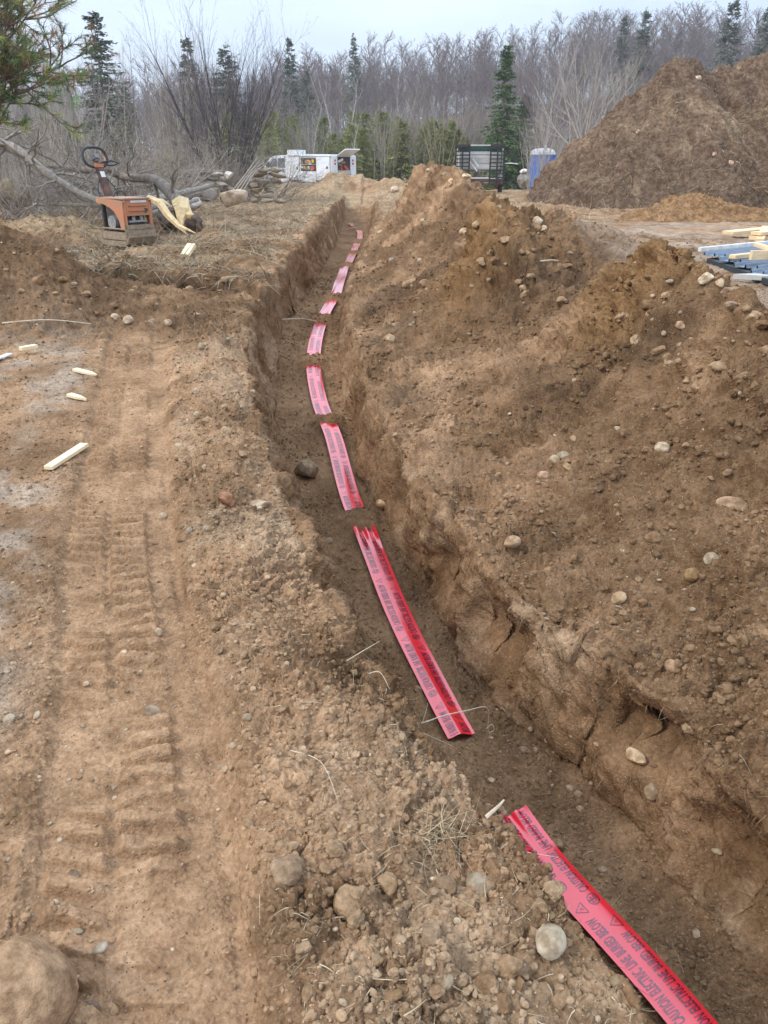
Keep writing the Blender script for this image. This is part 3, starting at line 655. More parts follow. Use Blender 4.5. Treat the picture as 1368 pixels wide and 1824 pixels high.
for i, (y0, y1) in enumerate(secs):
    s0, s1 = np.interp([y0, y1], ty, tsl); n = max(8, int((s1 - s0) / .025)); m = 25
    S_, T_ = np.meshgrid(np.linspace(s0, s1, n), np.linspace(-HALF, HALF, m), indexing='ij')
    V = tape_pt(S_.ravel(), T_.ravel(), 0, i)
    ii = np.arange(n * m).reshape(n, m); F_ = np.stack([ii[:-1, :-1], ii[:-1, 1:], ii[1:, 1:], ii[1:, :-1]], -1).reshape(-1, 4)
    o = link('tape_length', npmesh('tape_length', V - np.array(tape.location[:]), F_, True), TAPE, tape)
    o['label'] = ['nearest bare length of red tape with large readable lettering', 'long creased length of red tape below the nearest one', 'flat pale pink shining length beside the round brown stone', 'length of tape with bright streaks beyond the round stone', 'short red length with one white streak on its right', 'small slanting length of tape', 'striped length narrowing into the distance', 'small crumpled length far along the trench', 'tiny length near the far end', 'tiny bright length before the far end', 'last faint scrap of tape at the far end'][i]
    if i > 4: continue
    VV = []; FF = []
    for row in (0, 1):
        tc_ = -.036 if row == 0 else .036; ph = .12 if row == 0 else .02
        k0 = int((s0 - ph) / .62) - 1; k1 = int((s1 - ph) / .62) + 2
        for kk in range(k0, k1):
            sv = PV[:, 0] + kk * .62 + ph; ok = (sv > s0 + .01) & (sv < s1 - .01); b = len(VV)
            tv = tc_ - PV[:, 1]     # tops of the letters towards the left bank
            pts = tape_pt(np.clip(sv, s0, s1), tv, .0012, i)
            base = b; VV.extend(pts.tolist()); FF.extend([tuple(q + base for q in f) for f in PF if all(ok[q] for q in f)])
    me = bpy.data.meshes.new('printed_lettering'); V = np.array(VV) - np.array(tape.location[:])
    me.from_pydata(V.tolist(), [], FF); bm = bmesh.new(); bm.from_mesh(me); bmesh.ops.delete(bm, geom=[v for v in bm.verts if not v.link_faces], context='VERTS')
    for f in bm.faces:
        f.normal_update()
        if f.normal.z < 0: f.normal_flip()
    bm.to_mesh(me); bm.free(); link('printed_lettering', me, PRINT, o)

# ------------------------------------------------------------------ stones that can be told apart
G1 = (.38, .35, .30); G2 = (.42, .375, .31); BR = (.42, .32, .22); RB = (.50, .33, .2); WH = (.55, .49, .40); CL = (.44, .295, .175)
CLOD = material('dry_clod', (1.05, 1.03, 1.0), .97, col2=(.5, .46, .42), scale=26, attr='soil', bump=.9, bscale=45, spec=.1)
rock(42, 1806, 88, 'large rounded red brown boulder in the near left corner', (.48, .315, .19), .85, .8, name='boulder', rough=.11, sink=.25, cat='boulder', m=CLOD)
rock(856, 1575, 27, 'grey cobble above the larger grey oval one beside the tape', G1, .7, .6)
rock(979, 1688, 33, 'largest smooth grey oval cobble on the bank beside the tape', (.46, .42, .35), .75, .6)
rock(795, 1752, 15, 'small pale oval pebble near the bottom edge on the bank', G2, .6, .6)
rock(852, 1750, 13, 'small pale pebble right of another at the bottom edge', G2, .8, .6)
rock(606, 1812, 11, 'tan pebble at the very bottom edge', (.6, .47, .33), .8, .6)
rock(545, 848, 27, 'round brown stone on the trench floor beside the tape', (.36, .26, .17), .85, .85, sink=.12, rough=.13, m=CLOD)
rock(526, 868, 9, 'small stone tucked under the round brown stone', (.38, .29, .2), .9, .8)
rock(684, 893, 13, 'squarish tan stone right of the tape on the floor', (.52, .39, .27), .9, .8)
rock(1178, 809, 14, 'white cobble alone on the right spoil slope', WH, .9, .75, sink=.1)
rock(1003, 812, 12, 'grey cobble of the pebble cluster on the right slope', G2, .8, .7)
rock(991, 825, 10, 'white pebble of the cluster on the right slope', WH, .9, .8)
rock(968, 845, 13, 'pinkish flat stone at the foot of the pebble cluster', (.60, .45, .36), .6, .6)
rock(1022, 788, 10, 'curved tan pebble above the pebble cluster', (.55, .43, .32), .5, .6)
rock(1262, 1012, 16, 'angular grey stone above a brown clod at right', G2, .75, .7)
rock(1232, 1030, 16, 'ochre lump of soil below the angular grey stone', (.42, .27, .13), .85, .75, name='soil_clod', cat='clod', m=CLOD)
rock(1202, 1193, 15, 'rounded brown stone in the slope above the undercut', (.46, .34, .24), .9, .75)
rock(1129, 1376, 22, 'pale jagged rock jutting out of the right trench wall', (.66, .54, .41), .7, .7, rough=.16, sink=.2)
rock(1212, 577, 12, 'pale pinkish rock high on the nearest spoil peak', (.66, .52, .42), .7, .8, rough=.12)
rock(1254, 514, 15, 'whitish angular rock near the top of the nearest spoil heap', (.68, .60, .48), .8, .8, rough=.14)
rock(1276, 520, 11, 'tan rock right of the whitish one on the spoil heap', (.60, .48, .36), .8, .8, rough=.14)
rock(1300, 538, 22, 'rust tan angular clod low on the spoil heap shoulder', (.48, .33, .22), .6, .6, rough=.16, name='soil_clod', cat='clod', m=CLOD)
rock(1312, 556, 20, 'wide tan clod beneath the angular one on the shoulder', (.55, .41, .28), .7, .5, rough=.16, name='soil_clod', cat='clod', m=CLOD)
rock(912, 975, 19, 'round tan stone embedded over a hollow in the right bank', (.46, .34, .24), .8, .6)
rock(1102, 1062, 16, 'brown stone beside the small hole in the right slope', (.46, .35, .24), .8, .6)
rock(1308, 888, 26, 'broad flat brown stone at the right of the slope', (.36, .26, .18), .7, .35)
rock(1165, 972, 20, 'dark crumbly clod in the middle of the right slope', (.30, .19, .11), .9, .6, rough=.2, name='soil_clod', cat='clod', m=CLOD)
rock(622, 1612, 42, 'largest cracked tan clod in the foreground', CL, .85, .6, rough=.17, name='soil_clod', cat='clod', m=CLOD, sink=.3)
rock(684, 1578, 23, 'upright cracked clod right of the largest one', CL, .7, .9, rough=.18, name='soil_clod', cat='clod', m=CLOD)
rock(594, 1520, 24, 'tall flaking clod above the largest one', (.48, .33, .2), .8, .8, rough=.18, name='soil_clod', cat='clod', m=CLOD)
rock(512, 1562, 33, 'rounded brown clod left of the largest one', (.40, .28, .18), .9, .7, rough=.1, name='soil_clod', cat='clod', m=CLOD)
rock(770, 1690, 30, 'layered clod with a dark crack below it', (.40, .28, .18), .55, .6, rough=.2, name='soil_clod', cat='clod', m=CLOD)
rock(792, 1590, 26, 'flat faced damp clod left of the grey cobble', (.34, .23, .14), .9, .8, rough=.15, name='soil_clod', cat='clod', m=CLOD)
rock(17, 1280, 10, 'white pebble near the left edge', WH, .8, .7)
rock(66, 1271, 9, 'flat white pebble right of another near the left edge', WH, .5, .5)
rock(281, 1131, 9, 'white pebble on the edge of the wheel track', WH, .7, .8, sink=.1)
rock(442, 1282, 10, 'grey white pebble on the near bank', G2, .8, .7)
rock(180, 1697, 12, 'pale grey stone right of the big boulder', G1, .9, .5)
rock(139, 1664, 9, 'pale oval pebble above the big boulder', G2, .6, .6)
rock(130, 1568, 17, 'dark angular stone left of the wheel track', (.25, .2, .16), .7, .5, rough=.15)
rock(160, 1808, 14, 'dark upright pebble touching the big boulder', (.24, .19, .16), .6, .8)
rock(272, 1278, 17, 'flat dark stone pressed into the wheel track', (.3, .25, .2), .7, .3)
rock(408, 893, 22, 'rust red rock in the crest of the left bank', (.36, .21, .14), .8, .8, rough=.14)
rock(460, 898, 26, 'grey brown slab stone beside the rust red rock', (.42, .35, .28), .8, .45, rough=.13)
rock(290, 925, 8, 'pale pebble on the right edge of the track ruts', WH, .9, .8)
rock(337, 947, 8, 'pale pebble right of the track ruts', G2, .7, .9)
rock(367, 945, 7, 'small pale pebble on the left bank', WH, .6, .9)
rock(318, 800, 8, 'tan pebble beside the tuft on the left bank', (.6, .5, .38), .9, .8)
rock(368, 841, 7, 'tiny pale pebble on the left bank side', WH, .9, .8)
rock(350, 700, 7, 'pale upright pebble left of the dark overhang', WH, .7, .9)
rock(351, 741, 7, 'white pebble below the upright one', WH, .9, .9)
rock(360, 622, 8, 'rounded pale stone on the far left bank', G2, .9, .8)
rock(205, 568, 8, 'leftmost pale stone of the row across the tracks', (.6, .5, .4), .9, .9)
rock(228, 577, 15, 'wide flat grey stone of the row across the tracks', (.46, .4, .33), .6, .4)
rock(271, 578, 7, 'round stone of the row across the tracks', G2, .9, .8)
rock(299, 583, 8, 'rightmost stone of the row across the tracks', (.55, .46, .37), .9, .8)
rock(696, 606, 13, 'pale tan rock on the right trench lip', (.58, .45, .32), .9, .8, rough=.12)
rock(737, 507, 23, 'large flat tan rock lying on the right shelf', (.46, .34, .22), .6, .45, rough=.1)
rock(760, 517, 11, 'brown stone against the large flat one', (.36, .26, .18), .9, .7)
rock(680, 463, 9, 'round brown stone on the right shelf', (.42, .32, .22), .9, .85)
rock(698, 480, 6, 'pale round stone below the brown one on the shelf', G2, .9, .9)
rock(680, 418, 10, 'flat pale stone at the far right lip', (.55, .44, .32), .6, .5)
rock(754, 398, 6, 'small white stone on the right shelf', WH, .7, .7)
rock(795, 408, 9, 'pale stone left of the second spoil peak', (.6, .48, .36), .8, .7)
rock(826, 417, 9, 'tan stone beside the second spoil peak', (.62, .5, .38), .8, .8)
for n_, (px, py, rr, lb) in enumerate([(943, 388, 8, 'left white rock on the ridge behind the second peak'), (958, 397, 12, 'biggest white rock on the ridge behind the second peak'), (970, 404, 8, 'right cream rock on the ridge behind the second peak'), (924, 373, 7, 'tan rock left of the white rocks on the ridge')]):
    rock(px, py, rr, lb, (.72, .64, .52), .8, .8, rough=.12)
rock(830, 322, 12, 'cream rock high on the far spoil ridge', (.68, .54, .38), .8, .7, rough=.12)
rock(803, 331, 8, 'smaller cream rock left on the far spoil ridge', (.68, .54, .38), .7, .8, rough=.12)
rock(702, 338, 8, 'whitish rock at the foot of the far ridge', (.66, .58, .48), .9, .8)
rock(1241, 1661, 8, 'white pebble on the floor right of the tape', WH, .8, .5)
rock(1275, 1500, 9, 'white pebble at the foot of the right wall', WH, .6, .5)
rock(1162, 1435, 15, 'greyish brown cobble in the base of the right wall', (.42, .34, .26), .8, .9)
rock(890, 1442, 9, 'reddish pebble at the buried end of the tape', (.45, .33, .25), .7, .7)
rock(869, 1441, 6, 'small tan pebble at the buried end of the tape', (.55, .44, .33), .9, .8)
rock(1071, 1553, 8, 'squarish grey pebble on the floor by the tape', (.45, .38, .31), .7, .6)
rock(931, 1345, 9, 'brown grey pebble on the floor between two lengths of tape', (.42, .34, .27), .9, .7)
rock(586, 1013 - 50, 7, 'pale pebble on the mound of soil between tape lengths', G2, .9, .7)
rock(609, 817, 6, 'small dark pebble lying on the tape', (.2, .14, .1), .9, .8, sink=-.15)
q = random.Random(11)
def many(box, n, r0, r1, label, group, cols):
    for i in range(n):
        px = q.uniform(box[0], box[2]); py = q.uniform(box[1], box[3])
        rock(px, py, q.uniform(r0, r1) , label, q.choice(cols), q.uniform(.6, .95), q.uniform(.5, .8), group, seed=i + int(py), sink=.36)
PAL = [WH, G2, (.6, .5, .4), (.5, .4, .3), (.44, .35, .27)]
many((880, 640, 1360, 1130), 30, 3, 6, 'pale pebble loose on the right spoil slope', 'pebbles on the right slope', PAL)
many((380, 1180, 640, 1480), 14, 4, 8, 'pebble on the brown soil of the near bank', 'pebbles on the near bank', PAL)
many((560, 1640, 1080, 1815), 20, 4, 9, 'pebble in the rubbly soil at the bottom of the photo', 'pebbles at the bottom edge', PAL)
many((10, 1080, 260, 1500), 24, 3, 7, 'pale pebble left of the near wheel track', 'pebbles left of the track', PAL)
many((640, 400, 860, 640), 22, 2.5, 6, 'stone on the stepped shelf right of the trench', 'stones on the right shelf', PAL)
many((860, 1300, 1100, 1500), 18, 4, 8, 'pebble on the trench floor between tape lengths', 'pebbles on the trench floor', PAL[2:])
many((1130, 480, 1340, 640), 14, 3, 8, 'stone stuck in the nearest spoil heap', 'stones in the nearest spoil heap', PAL[1:])
many((300, 560, 480, 1060), 34, 3, 7, 'pebble on the crumbly left bank', 'pebbles on the left bank', PAL)
many((700, 300, 900, 380), 9, 3, 6, 'cream stone in the far spoil ridge', 'stones in the far ridge', PAL[1:3])
def spot(px, py, box):
    u = (px - box[0]) / (box[2] - box[0]); v = (py - box[1]) / (box[3] - box[1])
    return ('upper ' if v < .34 else 'lower ' if v > .66 else 'middle ') + ('left' if u < .34 else 'right' if u > .66 else 'centre')
def clods(box, n, r0, r1, label, group):
    for i in range(n):
        px = q.uniform(box[0], box[2]); py = q.uniform(box[1], box[3]); rr = q.uniform(r0, r1); rock(px, py, rr, ('large ' if rr > r0 + .66 * (r1 - r0) else 'small ' if rr < r0 + .33 * (r1 - r0) else 'middling ') + label + ', ' + spot(px, py, box) + ' of that patch', q.choice([(.42, .28, .165), (.34, .215, .12), (.48, .335, .205)]), q.uniform(.6, .95), q.uniform(.5, .8), group, seed=i + int(py) + 9, sink=.35, rough=.2, m=CLOD, name='soil_clod', cat='clod')
clods((420, 1180, 760, 1500), 26, 7, 16, 'crumbly tan clod on the near bank', 'clods on the near bank')
clods((450, 1500, 1050, 1815), 46, 8, 24, 'crumbly tan clod in the bottom foreground', 'clods in the foreground')
clods((320, 720, 470, 1180), 32, 6, 16, 'dry clod on the crest of the left bank', 'clods on the left bank')
clods((1080, 470, 1368, 700), 30, 6, 20, 'brown clod on the nearest spoil heap', 'clods on the nearest heap')
clods((900, 700, 1368, 1400), 40, 5, 14, 'brown clod on the right spoil slope', 'clods on the right slope')
clods((840, 400, 1010, 560), 26, 5, 15, 'dark clod on the second spoil heap', 'clods on the second heap')
clods((0, 440, 420, 560), 30, 5, 12, 'dark clod by the side cut', 'clods by the side cut')

# ------------------------------------------------------------------ twigs, straw tuft, stakes
TWIG = material('dry_twig', (.62, .52, .38), .8, col2=(.42, .34, .24), scale=40)
def twig(name, pts, r, label, cat='twig', extra=()):
    p0 = pts[0]; t_ = thing(name, label, cat, p0)
    def loc(P_): return [Vector(p) - Vector(p0) for p in P_]
    n = len(pts); b = MB().tube(loc(pts), [r * (1 - .6 * i / (n - 1)) for i in range(n)], 6).build('stem', TWIG, t_, True)
    for e in extra: MB().tube(loc(e), [r * .7 * (1 - .6 * i / (len(e) - 1)) for i in range(len(e))], 5).build('side_stem', TWIG, t_, True)
    return t_
def smoothline(ps, k=6):
    ps = [Vector(p) for p in ps]; out_ = []
    for i in range(len(ps) - 1):
        p0 = ps[max(i - 1, 0)]; p1 = ps[i]; p2 = ps[i + 1]; p3 = ps[min(i + 2, len(ps) - 1)]
        for j in range(k):
            t = j / k; out_.append(.5 * ((2 * p1) + (p2 - p0) * t + (2 * p0 - 5 * p1 + 4 * p2 - p3) * t * t + (3 * p1 - p0 - 3 * p2 + p3) * t ** 3))
    return out_ + [ps[-1]]
twig('dead_stem', smoothline([at(690, 1300, 1.95), at(750, 1288, 2.03), at(790, 1275, 2.1), at(830, 1266, 2.2), at(868, 1261, 2.32), at(868, 1300, 2.4), at(862, 1330, 2.5), at(852, 1356, 2.55)]), .0024, 'long bent pale dead stem hanging over the red tape', extra=[
    smoothline([at(715, 1290, 1.98), at(740, 1300, 2.0), at(775, 1315, 2.03), at(808, 1330, 2.05)]), smoothline([at(752, 1288, 2.03), at(756, 1276, 2.04), at(760, 1262, 2.05), at(762, 1252, 2.05)]), smoothline([at(866, 1298, 2.38), at(876, 1290, 2.38), at(880, 1300, 2.38), at(872, 1304, 2.38), at(870, 1296, 2.38)], 5)])
a_ = surf(612, 1188); twig('dead_stem', smoothline([a_, a_ + Vector((.07, .03, .03)), a_ + Vector((.12, .06, .045))]), .002, 'short straight straw poking from the bank over the trench')
a_ = surf(518, 1345); b_ = surf(602, 1430); twig('dead_stem', smoothline([a_ + Vector((0, 0, .012)), (a_ + b_) / 2 + Vector((.02, .03, .025)), b_ + Vector((0, 0, .01))]), .0016, 'thin curved stem lying on the near bank')
a_ = surf(862, 1460); twig('wood_splinter', [a_ + Vector((0, 0, .01)), a_ + Vector((.035, .02, .03)), a_ + Vector((.05, .035, .035))], .006, 'pale splinter of wood at the buried end of the tape', 'splinter')
for n_, (px, py, dx, dy, l, lb) in enumerate([(648, 1215, 1, -.3, .09, 'short pale straw over the near bank edge'), (500, 572, 1, .4, .5, 'curved root on the left trench lip'), (962, 470, 1, .25, .3, 'pale root lying on the second spoil heap'), (0, 575, 1, .1, .8, 'grey stick at the left edge before the dark mound')]):
    p = surf(max(px, 3), py); e = p + Vector((dx * l, dy * l, .02)); e.z = gz(e.x, e.y) + .03
    twig('dead_stem', smoothline([p + Vector((0, 0, .02)), (p + e) / 2 + Vector((.01, .02, .04)), e]), .002 if l < .2 else .009, lb)
p = surf(765, 1490); k = 260
base = np.array(p[:])[None] + rng.normal(size=(k, 3)) * np.array((.055, .035, .005)); d = rng.normal(size=(k, 3)); d[:, 2] = np.abs(d[:, 2]) * .6 + .1; d /= np.linalg.norm(d, axis=1, keepdims=True)
o = blades('straw_tuft', base, d, .04 + .07 * rng.random(k), .0009 + .0007 * rng.random(k), np.array((.62, .5, .33)) * (.6 + .5 * rng.random((k, 1))), STRAW, 'tangled tuft of dry straw on the near bank', 'straw', .7); del o['kind']
PINE = material('fresh_timber', (.80, .62, .38), .65, col2=(.70, .50, .28), scale=6, stretch=(1, 1, 14), detail=3)
CREAM = material('cut_timber', (.84, .70, .46), .65, col2=(.76, .60, .36), scale=8, stretch=(2, 12, 12))
def slat(pa, pb, wd, th, label, name='wooden_stake', m=CREAM, point=False):
    a, b = Vector(pa), Vector(pb); d_ = b - a; ln = d_.length; mid_ = (a + b) / 2
    mb = MB(); h = wd / 2
    pts = [(-ln / 2, -h), (ln / 2 - (wd * 1.6 if point else 0), -h)] + ([(ln / 2, 0)] if point else []) + [(ln / 2 - (wd * 1.6 if point else 0), h), (-ln / 2, h)]
    mb.prism(pts, -th / 2, th / 2, 'z'); o = mb.build(name, m, None, False, min(th, wd) * .08)
    o.rotation_euler = d_.to_track_quat('X', 'Z').to_euler(); o.location = mid_
    return setp(o, label, 'stake' if 'stake' in name else 'wood')
def flatpt(px, py, up=.02): p = surf(px, py); return p + Vector((0, 0, up))
slat(flatpt(88, 840), flatpt(152, 800, .03), .055, .022, 'longest pale wooden stake lying left of the wheel track')
slat(flatpt(134, 660), flatpt(176, 672), .05, .02, 'pointed pale stake near the left gravel patch', point=True)
slat(flatpt(124, 708), flatpt(154, 715), .05, .02, 'short pointed stake below the other pointed one', point=True)
slat(flatpt(38, 632, .05), flatpt(68, 627, .05), .06, .03, 'pale wood block near the left edge')
slat(flatpt(-8, 648, .03), flatpt(20, 636, .03), .05, .012, 'white painted lath at the left edge', m=material('white_lath', (.8, .82, .85), .5))
slat(flatpt(330, 460, .04), flatpt(342, 452, .1), .12, .05, 'small pale chip of wood on the dug turf', 'wood_chip')

# ------------------------------------------------------------------ lumber, roofing sheets, slab at the right
def plank(px0, py0, Y0, px1, py1, Y1, w_, t_, label, m=PINE, name='timber_plank', group=None, roll=0):
    a, b = at(px0, py0, Y0), at(px1, py1, Y1); d_ = b - a; o = MB().box((0, 0, 0), (d_.length, w_, t_)).build(name, m, None, False, .004)
    o.rotation_euler = (d_.to_track_quat('X', 'Z').to_matrix() @ Matrix.Rotation(roll, 3, 'X')).to_euler(); o.location = (a + b) / 2
    return setp(o, label, 'plank', group)
plank(1296, 415, 13.3, 1480, 397, 14.2, .24, .05, 'longest yellow timber plank lying on the gravel yard')
plank(1346, 416, 12.7, 1470, 408, 13.3, .2, .05, 'upper short timber plank on the yard')
plank(1340, 424, 12.7, 1470, 420, 13.2, .16, .06, 'lower timber bearer under the short plank')
plank(1353, 428, 12.5, 1364, 405, 13.3, .12, .05, 'cross bearer beneath the stacked planks')
METAL = material('grey_roofing', (.36, .43, .52), .28, metal=.6, col2=(.30, .37, .45), scale=4)
METAL_EDGE = material('roofing_edge_shade', (.03, .04, .05), .6)
sheet_y = 10.2
def sheet(x0, y0, x1, y1, L_, z, label, rz):
    mb = MB(); n = 3; W_ = 1.0; prof = []
    for i in range(n):
        o_ = i * W_ / n; prof += [(o_, .0), (o_ + .015, .035), (o_ + .045, .035), (o_ + .06, 0), (o_ + .16, .0), (o_ + .165, .008), (o_ + .18, .008), (o_ + .185, 0)]
    prof.append((W_, 0)); V = []; 
    for k_ in (0, L_):
        V += [(k_, a, b) for a, b in prof] + [(k_, a, b - .006) for a, b in prof]
    m_ = len(prof); F_ = []
    for i in range(m_ - 1):
        F_ += [(i, i + 1, 2 * m_ + i + 1, 2 * m_ + i), (m_ + i, 3 * m_ + i, 3 * m_ + i + 1, m_ + i + 1), (i, m_ + i, m_ + i + 1, i + 1), (2 * m_ + i, 2 * m_ + i + 1, 3 * m_ + i + 1, 3 * m_ + i)]
    F_ += [(0, 2 * m_, 3 * m_, m_), (m_ - 1, 2 * m_ - 1, 4 * m_ - 1, 3 * m_ - 1)]
    mb.raw(V, F_); o = mb.build('roofing_sheet', METAL); o.location = (x0, y0, z); o.rotation_euler = (0, R(0), rz); return setp(o, label, 'metal sheet')
pA = at(1252, 484, 10.1); pB = at(1360, 505, 9.35)
ez = (pB - pA); ez.z = 0; ez.normalize(); rzz = math.atan2(-ez.x, ez.y) if False else math.atan2(ez.y, ez.x)
ez = Vector((-.04, -1, 0)).normalized(); rl = math.atan2(.8, 1.1); zs = gz(4.3, 9.6) + .10
for i in range(4):
    q0 = Vector((4.0, 10.15, 0)) + ez * .5 * i
    o = sheet(q0.x, q0.y, 0, 0, 4.2, zs - .008 * i, ['leftmost ribbed grey blue roofing sheet of the overlapped stack', 'second ribbed roofing sheet of the overlapped stack', 'third ribbed roofing sheet under the timber brace', 'rightmost roofing sheet cut by the photo edge'][i], rl)
    o.scale = (1, -.42, 1)
for i in range(3):
    q0 = pA + ez * (.1 + .55 * i) + Vector((.5, .55, 0)); o = MB().box((0, 0, 0), (.09, 1.0, .1)).build('timber_bearer', material('old_bearer', (.12, .10, .08), .9)) if False else None
o = MB().prism([(0, 0), (-.08, -2.0), (3.1, .5), (3.1, 2.2)], -.07, -.012, 'z').build('roofing_stack', METAL_EDGE, None); o.location = (4.04, 10.12, zs - .03); setp(o, 'dark stack of sheets with painted shadow under the ribbed roofing', 'sheet stack')  # near-black slab: cut sheet ends with the shadow beneath painted in
def plank3(a, b, w_, t_, label, m=PINE, name='timber_plank'):
    a = Vector(a); b = Vector(b); d_ = b - a; o = MB().box((0, 0, 0), (d_.length, w_, t_)).build(name, m, None, False, .004); o.rotation_euler = d_.to_track_quat('X', 'Z').to_euler(); o.location = (a + b) / 2; return setp(o, label, 'plank')
plank3((3.98, 10.25, zs + .05), (7.2, 12.5, zs + .05), .05, .05, 'white timber batten along the far edge of the roofing', material('white_timber', (.85, .83, .78), .6))
plank3((4.02, 9.35, zs + .06), (6.4, 11.0, zs + .06), .09, .045, 'yellow batten lying across the roofing sheets')
plank3((4.05, 8.95, zs + .12), (6.0, 9.5, zs + .10), .05, .10, 'deep timber board set on edge over the roofing')
plank3((4.2, 9.2, zs + .21), (4.75, 8.2, zs + .02), .09, .04, 'diagonal timber brace over the roofing')
p = Vector((3.72, 8.55, 0)); o = MB().prism([(0, 0), (2.2, .5), (2.2, -1.1), (1.1, -.55)], -.05, .0, 'z').build('concrete_slab', material('pale_board', (.52, .50, .46), .8, col2=(.44, .42, .38), scale=5)); o.location = (p.x, p.y, gz(p.x, p.y) + .09); setp(o, 'flat grey slab poking out below the roofing sheets', 'slab')

# ------------------------------------------------------------------ vibrating plate compactor
ORANGE = material('orange_paint', (.56, .205, .095), .75, col2=(.40, .23, .14), scale=7, bump=.1, bscale=30)
BLACKP = material('black_steel', (.035, .032, .03), .6, col2=(.09, .07, .055), scale=20)
MUD = material('muddy_steel', (.36, .28, .19), .9, col2=(.24, .17, .11), scale=16, bump=.4, bscale=40)
RUST = material('rusty_column', (.16, .075, .05), .7, col2=(.05, .035, .03), scale=10)
GREYP = material('grey_plastic', (.22, .21, .21), .6); RUBBER = material('rubber', (.05, .05, .055), .7); ALU = material('cast_alloy', (.45, .44, .42), .5, metal=.4, col2=(.25, .24, .22), scale=30)
WHITEL = material('white_sticker', (.75, .74, .7), .6); YEL = material('yellow_sticker', (.85, .50, .03), .6)
p = hit(250, 425)
pc_ = thing('plate_compactor', 'worn orange plate compactor with tall ring handle on the grass', 'compactor', (p.x - .02, p.y - .55, p.z + .0), R(50)); pc_.scale = (.96, .96, .87); pc_.location.x += .15; pc_.location.y -= .45
# local axes: +x to the right of the machine seen from its front, -y forward (front)
def B(): return MB()
b = B(); side_prof = [(-.42, .16), (-.36, .05), (-.24, .0), (.24, .0), (.36, .05), (.42, .16), (.40, .17), (.30, .09), (-.30, .09), (-.40, .17)]
b.prism(side_prof, -.25, .25, 'x'); b.build('base_plate', MUD, pc_, False, .006)
b = B().box((0, -.335, .17), (.5, .05, .2)).box((-.235, -.02, .16), (.03, .62, .13)).box((.235, -.02, .16), (.03, .62, .13)).box((0, .28, .16), (.5, .04, .14)); b.build('lower_frame', MUD, pc_, False, .012)
# hood: front panel with slots and opening, side arches, top
b = B(); fy = -.33
b.prism([(-.245, .26), (-.245, .50), (-.20, .70), (-.185, .70), (-.185, .27)], fy, fy + .03); b.prism([(.245, .26), (.185, .27), (.185, .70), (.20, .70), (.245, .50)], fy, fy + .03)
b.box((0, fy + .015, .60), (.372, .03, .2)); b.box((0, fy + .015, .485), (.372, .03, .04)); b.build('hood_front', ORANGE, pc_, False, .004)
for sx in (-1, 1):
    x0, x1 = sx * .235 - .008, sx * .235 + .008
    b = B(); arch = [(-.33, .26), (-.33, .69), (.30, .72), (.30, .655), (.05, .60), (-.10, .52), (-.19, .40), (-.23, .26)]
    b.prism(arch, x0, x1, 'x'); b.build('hood_side', ORANGE, pc_, False, .003)
B().box((0, -.03, .715), (.44, .64, .03)).build('hood_top', material('dirty_orange', (.50, .25, .14), .8, col2=(.32, .27, .22), scale=9), pc_, False, .012)
for i, z in enumerate((.62, .545)): B().box((0.0, fy - .008, z), (.30, .022, .022)).build('hood_rib', ORANGE, pc_, False, .005)
B().box((.02, fy - .002, .675), (.26, .012, .035)).build('worn_sticker', WHITEL, pc_)
B().cyl((.13, fy + .005, .545), (.13, fy - .02, .545), .028, 14).build('exhaust_hole', BLACKP, pc_)
b = B().box((0, 0, .40), (.34, .44, .36)).box((0, -.24, .36), (.3, .08, .12)); b.build('engine', BLACKP, pc_, False, .02)
B().cyl((-.17, .02, .36), (-.225, .02, .36), .1, 24).build('starter_cover', ALU, pc_, True)
b = B().box((0, -.29, .38), (.30, .03, .03)).box((-.06, -.285, .42), (.05, .03, .08)).box((.07, -.285, .42), (.05, .03, .08)); b.build('engine_guard', ALU, pc_, False, .004)
b = B().box((-.14, .33, .42), (.06, .06, .62)).box((.14, .33, .42), (.06, .06, .62)).box((0, .33, .66), (.28, .06, .05)); b.build('rear_frame', BLACKP, pc_, False, .01)
b = B().prism([(.30, .68), (.40, .70), (.56, 1.16), (.50, 1.18)], -.055, .055, 'x'); b.build('steering_column', RUST, pc_, False, .01)
b = B().box((0, .533, 1.185), (.13, .09, .06)); b.build('column_head', ORANGE, pc_, False, .01)
Mr = Matrix.Rotation(R(-20), 3, 'X')
B().box((0, .452, 1.06), (.07, .006, .09), Matrix.Rotation(R(-19), 3, 'X')).build('white_label', WHITEL, pc_)
B().box((0, .425, .965), (.06, .006, .06), Matrix.Rotation(R(-19), 3, 'X')).build('yellow_label', YEL, pc_)
ring = [];
for k_ in range(28):
    th = 2 * math.pi * k_ / 28; cx_ = math.copysign(abs(math.cos(th)) ** .75, math.cos(th)) * .19; cy_ = math.copysign(abs(math.sin(th)) ** .75, math.sin(th)) * .15
    ring.append(Vector((cx_, .60 + cy_ * .25, 1.31 + cy_ * .98)))
B().tube(ring, .021, 10, closed=True).build('ring_handle', RUBBER, pc_, True)
B().tube([(.0, .56, 1.2), (.1, .55, 1.24), (.19, .5, 1.26), (.29, .44, 1.22), (.20, .46, 1.19), (.06, .5, 1.19)], .013, 8).build('throttle_lever', RUBBER, pc_, True)
B().box((0, .60, 1.30), (.12, .12, .13), Matrix.Rotation(R(-35), 3, 'X')).build('control_head', GREYP, pc_, False, .03)
B().tube([(.17, .66, 1.37), (.18, .62, 1.30), (.12, .56, 1.23)], .018, 8).build('orange_cap', ORANGE, pc_, True)
B().tube(smoothline([(-.1, .34, .6), (-.13, .42, .8), (-.06, .47, 1.0), (-.03, .53, 1.15)]), .009, 6).build('hydraulic_hose', RUBBER, pc_, True); B().tube(smoothline([(.12, .34, .55), (.16, .40, .8), (.07, .47, 1.0), (.03, .55, 1.15)]), .008, 6).build('control_cable', RUBBER, pc_, True)
